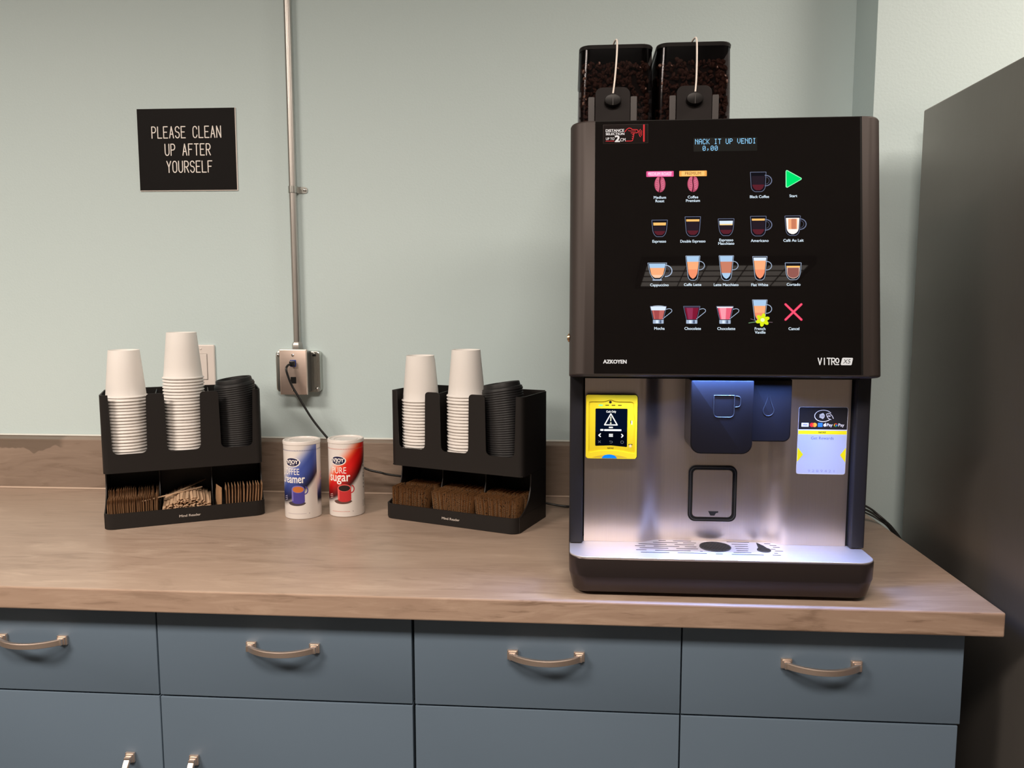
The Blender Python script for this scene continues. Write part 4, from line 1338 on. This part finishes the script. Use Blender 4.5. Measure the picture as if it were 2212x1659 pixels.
# ------------------------------------------------------------------ brown packets
def packet_material(name, base, dark, dots, scrib):
    m = mat(name, base, 0.65, spec=0.25)
    t = NT(m)
    tc = t.n('ShaderNodeTexCoord')
    sep = t.n('ShaderNodeSeparateXYZ')
    t.l(tc.outputs['Object'], sep.inputs[0])
    info = t.n('ShaderNodeObjectInfo')
    mp = t.n('ShaderNodeMapping'); t.l(tc.outputs['Object'], mp.inputs[0])
    cmb = t.n('ShaderNodeCombineXYZ'); t.l(info.outputs['Random'], cmb.inputs[1]); t.l(cmb.outputs[0], mp.inputs['Location'])
    n = t.noise(mp.outputs[0], 90, 4, 0.6)
    c = t.mix(n, (base[0] * .8, base[1] * .8, base[2] * .8, 1), (base[0] * 1.2, base[1] * 1.2, base[2] * 1.2, 1))
    # printed dark scribbles
    wv = t.noise(mp.outputs[0], 60, 1, 0.4, 1.5)
    band = t.math('ABSOLUTE', t.math('SUBTRACT', wv, 0.5))
    sc2 = t.math('MULTIPLY', t.smooth(band, 0.020, 0.008), scrib)
    c = t.mix(sc2, c, (*dark, 1))
    # crimped edge: light and dark teeth along the narrow edge
    edge = t.smooth(t.math('ABSOLUTE', sep.outputs[1]), 0.0205, 0.0232)
    teeth = t.math('SINE', t.math('ADD', t.math('MULTIPLY', sep.outputs[2], 2 * PI / 0.0021), t.math('MULTIPLY', info.outputs['Random'], 30)))
    tooth = t.mix(t.smooth(teeth, -0.1, 0.5), (*dark, 1), (*dots, 1))
    c = t.mix(edge, c, tooth)
    t.l(c, t.b.inputs['Base Color'])
    return m


PK1 = packet_material('kraft_packet_paper', (0.40, 0.235, 0.125), (0.12, 0.062, 0.032), (0.46, 0.29, 0.17), 0.3)
PK2 = packet_material('brown_printed_packet_paper', (0.25, 0.120, 0.047), (0.02, 0.012, 0.010), (0.60, 0.40, 0.23), 1.0)


def packet_mesh(h, d, th, m):
    L = []
    for (z, k) in ((0, .12), (.004, .2), (.012, .9), (h * .5, 1.0), (h - .012, .85), (h - .004, .18), (h, .12)):
        e = th / 2 * k
        L.append([(0, -d / 2, z), (e, -d / 2 + .004, z), (e, d / 2 - .004, z), (0.0004, d / 2, z), (-e, d / 2 - .004, z), (-e, -d / 2 + .004, z)])
    return G().loft(L).mesh('sugar_packet', m, True, 30)


PA = packet_mesh(.056, .047, .0030, PK1); PB = packet_mesh(.066, .047, .0034, PK1); PC = packet_mesh(.064, .047, .0036, PK2)


def packets(k, me, n, u0, u1, v, w0, lean0, lean1, label, group, jit=.0006, yaw=0.0):
    for i in range(n):
        t = i / max(1, n - 1)
        o = link('sugar_packet', me)
        lean = math.radians(lean0 + (lean1 - lean0) * t + random.uniform(-1.2, 1.2) * (2.2 if jit > .0008 else 1))
        o.location = at(k, u0 + (u1 - u0) * t + random.uniform(-jit, jit), v + random.uniform(-.0012, .0012) * (3 if jit > .0008 else 1), w0 + random.uniform(0, .0012))
        R = Matrix.Rotation(math.radians(ORG[k][1] + yaw + random.uniform(-1.5, 1.5)), 4, 'Z') @ Matrix.Rotation(lean, 4, 'Y')
        o.rotation_euler = R.to_euler()
        tag(o, nth(i) + ' ' + label, 'packet', group)


packets(0, PA, 23, .0080, .1040, .0360, .0045, -2, 1.5, 'tan packet from the left, front row, leftmost bin of the left organizer', 'tan packets, left bin of left organizer, front row')
packets(0, PB, 23, .0100, .1060, .0880, .0045, -3, 0.5, 'tan packet from the left, back row, leftmost bin of the left organizer', 'tan packets, left bin of left organizer, back row')
packets(0, PB, 13, .2500, .3240, .0360, .0045, 1.5, 5, 'upright tan packet from the left in the right bin of the left organizer', 'tan packets, right bin of left organizer')
o = link('sugar_packet', PB); o.location = at(0, .2330, .0310, .0045); o.rotation_euler = (Matrix.Rotation(math.radians(26.57 + 14), 4, 'Z') @ Matrix.Rotation(math.radians(2), 4, 'Y')).to_euler()
tag(o, 'tan paper packet turned broadside beside the wooden stirrers', 'packet', 'tan packets, right bin of left organizer')
for (u0, u1, n, l0, l1, nm) in ((.0080, .0900, 17, 1, 4, 'left'), (.1190, .2060, 19, -7, 4, 'middle'), (.2300, .3180, 20, -6, 3, 'right')):
    packets(1, PC, n, u0, u1, .0380, .0045, l0, l1, 'brown packet from the left, front row, %s bin of the right organizer' % nm, 'brown packets, %s bin of right organizer, front' % nm, .0017, 6 if nm == 'left' else 0)
    packets(1, PC, n - 3, u0 + .003, u1 + .001, .0900, .0045, l0, l1, 'brown packet from the left, rear row, %s bin of the right organizer' % nm, 'brown packets, %s bin of right organizer, rear' % nm, .0017)

# ------------------------------------------------------------------ wooden stirrers
STIRW = grainy('pale_birch_wood', (0.62, 0.43, 0.28), 0.6, 240, 0.18, spec=0.25)
ol = arc(0, .0665, .0030, .0030, 0, 180, 5) + arc(0, -.0665, .0030, .0030, 180, 360, 5)
SM = G().prism(ol, lambda p: (p[0], p[1], -.00065), lambda p: (p[0], p[1], .00065)).mesh('wooden_stirrer', STIRW, True, 30)
cnt = 0
for layer in range(17):
    w_ = .0056 + layer * .0028
    half = .0505 if layer < 12 else .0505 - (layer - 11) * .0068
    n = int(2 * half / .0066)
    for i in range(n):
        u = .1660 + (-half + (i + .5) * 2 * half / n) + random.uniform(-.0012, .0012) + (.003 if layer > 9 else 0)
        o = link('wooden_stirrer', SM)
        o.location = at(0, min(max(u, .1165), .2155), .0760 + random.uniform(-.004, .004), w_ + random.uniform(-.0006, .0006) + (.003 * (1 - ((u - .168) / .05) ** 2) if layer > 6 else 0))
        R = Matrix.Rotation(math.radians(26.57 + random.uniform(-2.0, 2.0)), 4, 'Z') @ Matrix.Rotation(math.radians(random.uniform(-1.2, 1.2)), 4, 'X') @ Matrix.Rotation(math.radians(random.uniform(-34, 34)), 4, 'Y')
        o.rotation_euler = R.to_euler()
        tag(o, 'pale wooden stirrer lying in the pile in the middle bin of the left organizer', 'stirrer', 'wooden stirrers in the left organizer')
        cnt += 1
for (u, v, w_, yaw, pit, lb) in ((.1370, .062, .0540, -66, 4, 'wooden stirrer lying slantwise on top of the pile, end over the packets'), (.165, .100, .0570, -38, 5, 'wooden stirrer lying crosswise at the back of the pile')):
    o = link('wooden_stirrer', SM); o.location = at(0, u, v, w_)
    o.rotation_euler = (Matrix.Rotation(math.radians(26.57 + yaw), 4, 'Z') @ Matrix.Rotation(math.radians(pit), 4, 'X')).to_euler()
    tag(o, lb, 'stirrer', 'wooden stirrers in the left organizer')

# ================================================================== CANISTERS
def canister_material(name, r, mid, hi, dark, seam):
    m = mat(name, (0.8, 0.76, 0.73), 0.38)
    t = NT(m)
    tc = t.n('ShaderNodeTexCoord'); sep = t.n('ShaderNodeSeparateXYZ')
    t.l(tc.outputs['Object'], sep.inputs[0])
    th = t.math('ARCTAN2', sep.outputs[0], t.math('MULTIPLY', sep.outputs[1], -1.0))
    u = t.math('ADD', t.math('MULTIPLY', th, r / 0.12), 0.5)
    if seam:
        u2 = t.math('SUBTRACT', u, seam + .10)
        past = t.smooth(u, seam - .001, seam + .001)
        u = t.math('ADD', t.math('MULTIPLY', u, t.math('SUBTRACT', 1.0, past)), t.math('MULTIPLY', u2, past))
    v = t.math('DIVIDE', sep.outputs[2], 0.17)
    up = t.math('SUBTRACT', v, t.math('ADD', t.math('MULTIPLY', u, 0.78), 0.50))
    lo = t.math('SUBTRACT', v, t.math('ADD', t.math('MULTIPLY', t.math('POWER', t.math('MAXIMUM', u, 0.0), 2.0), 0.62), 0.20))
    mu = t.smooth(up, 0.10, -0.13)
    ml = t.smooth(lo, -0.05, 0.05)
    dk_ = t.smooth(lo, 0.30, 0.02)
    col = t.mix(t.smooth(up, -0.02, -0.20), hi, mid)
    col = t.mix(dk_, col, dark)
    white = (0.80, 0.765, 0.735, 1)
    t.l(t.mix(t.math('MULTIPLY', mu, ml), white, col), t.b.inputs['Base Color'])
    return m


def canister(loc, rz, r, H, label, kind):
    c = empty('canister', (loc[0], loc[1], CT + .0004), rz, label, 'canister', 'coffee supply canisters')
    red = kind == 'sugar'
    if red:
        m = canister_material('sugar_label_print', r, s(226, 24, 22), s(250, 120, 70), s(60, 4, 10), 0)
    else:
        m = canister_material('creamer_label_print', r, s(62, 84, 168), s(120, 140, 205), s(14, 12, 40), 0.80)
    G().lathe([(r - .0015, 0), (r - .0003, .0006), (r, .002), (r, H - .008)], 64, cap0=True).build('body', m, c, ang=40)
    lid = G().lathe([(r + .0004, H - .0085), (r + .0009, H - .008), (r + .0009, H - .0015), (r + .0002, H - .0004), (r - .0015, H), (r - .0035, H - .0004), (r - .0045, H - .0024), (r - .006, H - .0028), (.001, H - .0026)], 64, cap0=False, cap1=True)
    lid = lid.build('lid', mat('white_canister_lid', (0.80, 0.76, 0.73), 0.32), c, ang=40)
    g = G()
    oo_ = [((r - .013) * math.cos(2 * PI * i / 40), (r - .013) * math.sin(2 * PI * i / 40)) for i in range(40)]
    ii_ = [((r - .0142) * math.cos(2 * PI * i / 40), (r - .0142) * math.sin(2 * PI * i / 40)) for i in range(40)]
    g.ring(oo_, ii_, lambda p: (p[0], p[1], H - .0026), lambda p: (p[0], p[1], H - .0018))
    g.build('lid_ridge', mat('white_canister_lid', (0, 0, 0)), lid)
    fn = lambda x, y, h: Vector(((r + h * .001) * math.sin(x * .001 / r), -(r + h * .001) * math.cos(x * .001 / r), y * .001))
    F = Flat(fn, .12, .05)
    wh = ink((250, 246, 242)); nv = ink((16, 18, 66))
    s0 = -19 if red else -23
    zc = 131
    ee = lambda cx, cy, a, b: (cx - a, cx + a, lambda x: cy - b * math.sqrt(max(0, 1 - ((x - cx) / a) ** 2)), lambda x: cy + b * math.sqrt(max(0, 1 - ((x - cx) / a) ** 2)))
    F.strips(*ee(s0, zc, 19, 10.8), wh, 0, 20); F.strips(*ee(s0 - .6, zc + .4, 17, 9.4), nv, 1, 20)
    F.text("N'JOY", s0 - .6, zc - 3.0, 8.2, wh, 2, 28, B2)
    F.text('BRAND', s0 - .6, zc - 6.6, 2.0, wh, 2, 12, 0)
    F.build('logo', c); F = Flat(fn, .12, .05)
    if red:
        F.text('PURE', s0 + 1, 101.6, 14.6, wh, 2, 35); F.text('sugar', s0 + 1.5, 83.6, 21, wh, 2, 51, B1)
    else:
        F.text('COFFEE', s0 - 7, 102.7, 14.2, wh, 2, 46); F.text('Creamer', s0 - 4.5, 84.0, 19, wh, 2, 64, B1)
        F.build('product_name', c); F = Flat(fn, .12, .05)
        F.text('Creamer', 78, 84.0, 19, ink((240, 190, 190)), 2, 60, B1)
    F.build('product_name', c); F = Flat(fn, .12, .05)
    # the mug
    mc = ink((196, 44, 48)) if red else ink((72, 64, 150)); md = ink((232, 96, 92)) if red else ink((120, 112, 190))
    mx, w2, zt, zb = (-6, 15.5, 68, 35.5) if red else (-11.5, 15, 69.5, 36)
    F.strips(mx - w2 - 9.9, mx + w2 + 1.9, lambda x: zb + 1 - 6.0 * math.sqrt(max(0, 1 - ((x - mx + 4) / (w2 + 6)) ** 2)), lambda x: zb + 1 + 5.0 * math.sqrt(max(0, 1 - ((x - mx + 4) / (w2 + 6)) ** 2)), ink((96, 66, 60)) if red else ink((70, 60, 70)), 1, 10)
    F.strips(mx - w2, mx + w2, lambda x: zb + 4.5 * (abs(x - mx) / w2) ** 3, lambda x: zt + .6, mc, 3, 14)
    F.strips(mx - w2, mx - w2 + 4, lambda x: zb + 6, lambda x: zt, md, 4, 3)
    F.strips(*ee(mx, zt, w2, 8.6), md, 5, 14); F.strips(*ee(mx + .2, zt - .6, w2 - 2.0, 7.0), ink((34, 18, 16)) if red else ink((196, 112, 52)), 6, 14)
    F.stroke(arc(mx + w2 - .5, zt - 3, 7.6, 8.6, 70, -100, 14), 2.4, mc, 3)
    F.build('mug_print', c); F = Flat(fn, .12, .05)
    # rope border below the lid and small illegible print
    rc = ink((212, 120, 110)) if red else ink((70, 84, 140))
    for i in range(34):
        x = -62 + i * 3.7
        F.stroke([(x, 157.2), (x + 1.7, 158.8)], .9, rc, 1, joint=False)
        F.stroke([(x, 157.0), (x + 3.7, 157.0)], .3, rc, 1, joint=False)
    F.build('border_print', c); F = Flat(fn, .12, .05)
    for (dx, dz, ln) in ((-35, 50, 9), (-36, 46, 11), (-35, 42, 10)):
        pts = [(s0 + 19 + dx - 10 + ln * q / 8, dz + q * .4 + (1.2 if q % 2 else -.6)) for q in range(9)]
        F.stroke(pts, .8, ink((232, 190, 186)) if red else ink((190, 186, 214)), 2, joint=False)
    for q in range(14):
        F.rect(-38 + q * 3.2, 12.0, -36 + q * 3.2, 13.6, ink((214, 150, 140)) if red else ink((190, 180, 186)), 1)
    F.rect(12.5, 12.2, 14, 13.6, ink((90, 90, 90)), 1)
    if red:
        for q in range(9):
            F.rect(46 + (q * 7 % 3) * .7, 62 + q * 8.2, 49.5, 65 + q * 8.2 + (q * 5 % 4) * .9, ink((70, 60, 60)), 1)
        F.rect(44, 18, 56, 34, ink((50, 44, 44)), 1)
    tag(F.build('small_print', c), kind='stuff')
    return c


canister((-0.614, -0.231), math.radians(19.6), 0.0412, 0.1780, 'blue and white coffee creamer canister between the organizers', 'creamer')
canister((-0.518, -0.206), math.radians(16.6), 0.0405, 0.1780, 'red and white sugar canister beside the blue creamer', 'sugar')

# ================================================================== THINGS ON THE WALL
# --- engraved sign
sg = empty('wall_sign', (-0.9685, -0.001, 1.7845), label='black engraved sign reading PLEASE CLEAN UP AFTER YOURSELF', cat='sign', world=True)
ROT = -0.0035
def sp_(x, z, y):
    return (-0.9685 + (x * math.cos(ROT) - z * math.sin(ROT)), y, 1.7845 + (x * math.sin(ROT) + z * math.cos(ROT)))
g = G()
for (yy0, yy1, e, m_) in ((-.0006, -.0028, 0, 0),):
    pts = [(-.1285 - e, -.1018 - e), (.1285 + e, -.1018 - e), (.1285 + e, .1018 + e), (-.1285 - e, .1018 + e)]
    g.loft([[sp_(x, z, y) for x, z in pts] for y in (yy0, yy1)])
g.build('white_core', mat('sign_white_core', (0.72, 0.66, 0.62), 0.5), sg, False)
pts = [(-.1282, -.0998), (.1262, -.0998), (.1262, .1016), (-.1282, .1016)]
G().loft([[sp_(x, z, y) for x, z in pts] for y in (-.0029, -.0033)]).build('black_face', grainy('sign_black_face', (0.006, 0.005, 0.005), 0.55, 600, 0.3, spec=0.12), sg, False)
F = Flat(lambda x, y, h: Vector(sp_(x * .001, y * .001, -.0033 - h * .001)), .06, .03)
ws = ink((244, 238, 232))
k_ = .2347
for (t_, x0, yt, yb) in (('PLEASE CLEAN', 305, 337, 465), ('UP AFTER', 445, 520, 648), ('YOURSELF', 458, 700, 828)):
    F.lines(t_, (x0 + 5 - 697) * k_, (586 - (yb - 5)) * k_, 118 * k_, 41 * k_ + .6, 65.6 * k_, 2.5, ws, 0)
F.build('lettering', sg)

# --- light switch
sw = empty('light_switch', (-0.954, -0.001, 1.234), label='white light switch plate behind the tall cup stack', cat='light switch', world=True)
G().fbox(-0.9900, -0.9185, 1.1770, 1.2915, -.0065, -.0008, .004, .0025).build('cover_plate', WHITEPL, sw)
G().ring(rrect(-.9715, -.9370, 1.2005, 1.2685, .001), rrect(-.9705, -.9380, 1.2015, 1.2675, .001), lambda p: (p[0], -.0064, p[1]), lambda p: (p[0], -.0070, p[1])).build('rocker_gap_shade', mat('switch_shadow_gap', (.35, .32, .3), .5), sw)  # grey ring paints the shade of the gap round the rocker
G().fbox(-.9703, -.9382, 1.2017, 1.2673, -.0092, -.0060, .001, .001).build('rocker', WHITEPL, sw)
for z in (1.188, 1.281):
    G().tube([(-.9542, -.0066, z), (-.9542, -.0076, z)], [.0032, .0026], 12).build('screw', WHITEPL, sw)

# --- network outlet box
nb = empty('network_box', (-0.692, -0.001, 1.225), label='metal network outlet box on the wall below the conduit', cat='outlet box', world=True)
G().fbox(-.7500, -.6345, 1.1720, 1.2770, -.0215, -.0008, .010, .002).build('back_box', GALV, nb)
G().fbox(-.7470, -.6470, 1.1745, 1.2745, -.0235, -.0216, .006, .0008).build('mounting_flange', GALV, nb)
G().fbox(-.7240, -.6570, 1.1745, 1.2780, -.0500, -.0236, .003, .001).build('raised_ring', mat('dull_dark_zinc', (.16, .16, .155), .45, .8), nb)
pl = G().fbox(-.7275, -.6575, 1.1690, 1.2833, -.0560, -.0502, .0015, .0022).build('face_plate', PLATEMET, nb)
G().fbox(-.6995, -.6855, 1.1975, 1.2140, -.0563, -.0555, .0004).build('empty_jack_opening', GASKET, nb)
G().fbox(-.6995, -.6845, 1.2400, 1.2570, -.0580, -.0555, .0008, .0004).build('blue_jack', mat('blue_jack_plastic', (.03, .07, .35), .35), nb)
for z in (1.2690, 1.1810):
    G().lathe([(.0038, 0), (.0034, .0012), (.0018, .0020), (.0001, .0021)], 16).build('screw', CHROME, nb)
    so = nb.children[-1]
    so.matrix_local = Matrix.Translation(Vector((-.6925, -.0560, z)) - Vector(nb.location)) @ Matrix.Rotation(PI / 2, 4, 'X')
for (x, z) in ((-.6420, 1.1810), (-.7425, 1.2670)):
    g = G(); g.tube([(x, -.0236, z), (x, -.0262, z), (x, -.0275, z)], [.0052, .0046, .0018], 14); g.build('flange_screw', CHROME, nb)
g = G().fbox(-.6530, -.6445, 1.2640, 1.2690, -.0240, -.0230, .001); g.build('slot', GASKET, nb)

# --- conduit with strap
cd = empty('conduit', (-0.6925, -0.001, 1.285), label='grey metal conduit pipe running up the wall from the network box', cat='conduit', world=True)
G().tube([(-.6945, -.0145, 1.2990), (-.6945, -.0145, 1.70), (-.6945, -.0145, CEIL - .002)], .0090, 24).build('pipe', CONDUIT, cd)
g = G(); g.lathe([(.0105, 1.2776), (.0135, 1.2785), (.0140, 1.2805), (.0140, 1.2920), (.0128, 1.2960), (.0100, 1.3000)], 6, (-.6945, -.0145, 0)); g.build('connector_nut', CONDUIT, cd, ang=20)
g = G()
lp = arc(-.6945, -.0145, .0109, .0109, 175, 365, 14)
g.loft([[(x, y, z) for x, y in ([(-.7054, -.0010)] + lp + [(-.6836, -.0010), (-.6850, -.0010)] + list(reversed(arc(-.6945, -.0145, .0098, .0098, 180, 360, 14))) + [(-.7043, -.0010)])] for z in (1.6730, 1.6890)])
g.fbox(-.6840, -.6610, 1.6730, 1.6890, -.0026, -.0010, [.0005, .007, .007, .0005])
st = g.build('strap', GALV, cd)
g = G(); g.tube([(-.6680, -.0026, 1.6810), (-.6680, -.0048, 1.6810), (-.6680, -.0056, 1.6810)], [.0046, .0040, .0016], 14); g.build('strap_screw', CHROME, st)

# --- network cable
cb = empty('network_cable', (-0.692, -.06, 1.25), label='black network cable running from the wall box behind the canisters to the coffee machine', cat='cable', world=True)
pts = spline([(-.6935, -.066, 1.2475), (-.6975, -.076, 1.2455), (-.6995, -.085, 1.236), (-.694, -.086, 1.216), (-.686, -.085, 1.195), (-.670, -.085, 1.167), (-.637, -.085, 1.112), (-.599, -.085, 1.064), (-.557, -.085, 1.017),
              (-.505, -.082, .988), (-.470, -.078, .978), (-.432, -.070, .969), (-.262, -.050, .945), (-.13, -.09, .930), (-.071, -.125, .924), (-.038, -.13, .918), (.003, -.132, .9145), (.06, -.105, .9135)], 8)
G().tube(pts, .0028, 10).build('cable', CABLE, cb)
G().fbox(-.6985, -.6855, 1.2420, 1.2550, -.0685, -.0582, .003, .002).build('boot', CABLE, cb)

# --- cables hanging behind the machine
for k, (dx, dz, rr) in enumerate(((0, 0, .0024), (.004, -.008, .0026), (-.002, -.015, .0020))):
    pts = spline([(.503, -.19, .985 + dz), (.60, -.205, .968 + dz), (.655, -.215, .950 + dz), (.682 + dx * .3, -.225, .931 + dz * .6), (.6975 + dx, -.250, .912 + dz * .2), (.7100 + dx, -.300, .870), (.7120, -.335 - k * .004, .78), (.7120, -.34, .55), (.705, -.30, .25), (.700, -.22, .02 + k * .004)], 8)
    o = G().tube(pts, rr, 8).build('power_cable', CABLE, None)
    tag(o, ['uppermost black cable leaving the right side of the coffee machine', 'middle black cable leaving the right side of the coffee machine', 'lowest thin black cable leaving the right side of the coffee machine'][k], 'cable', 'cables behind the coffee machine')
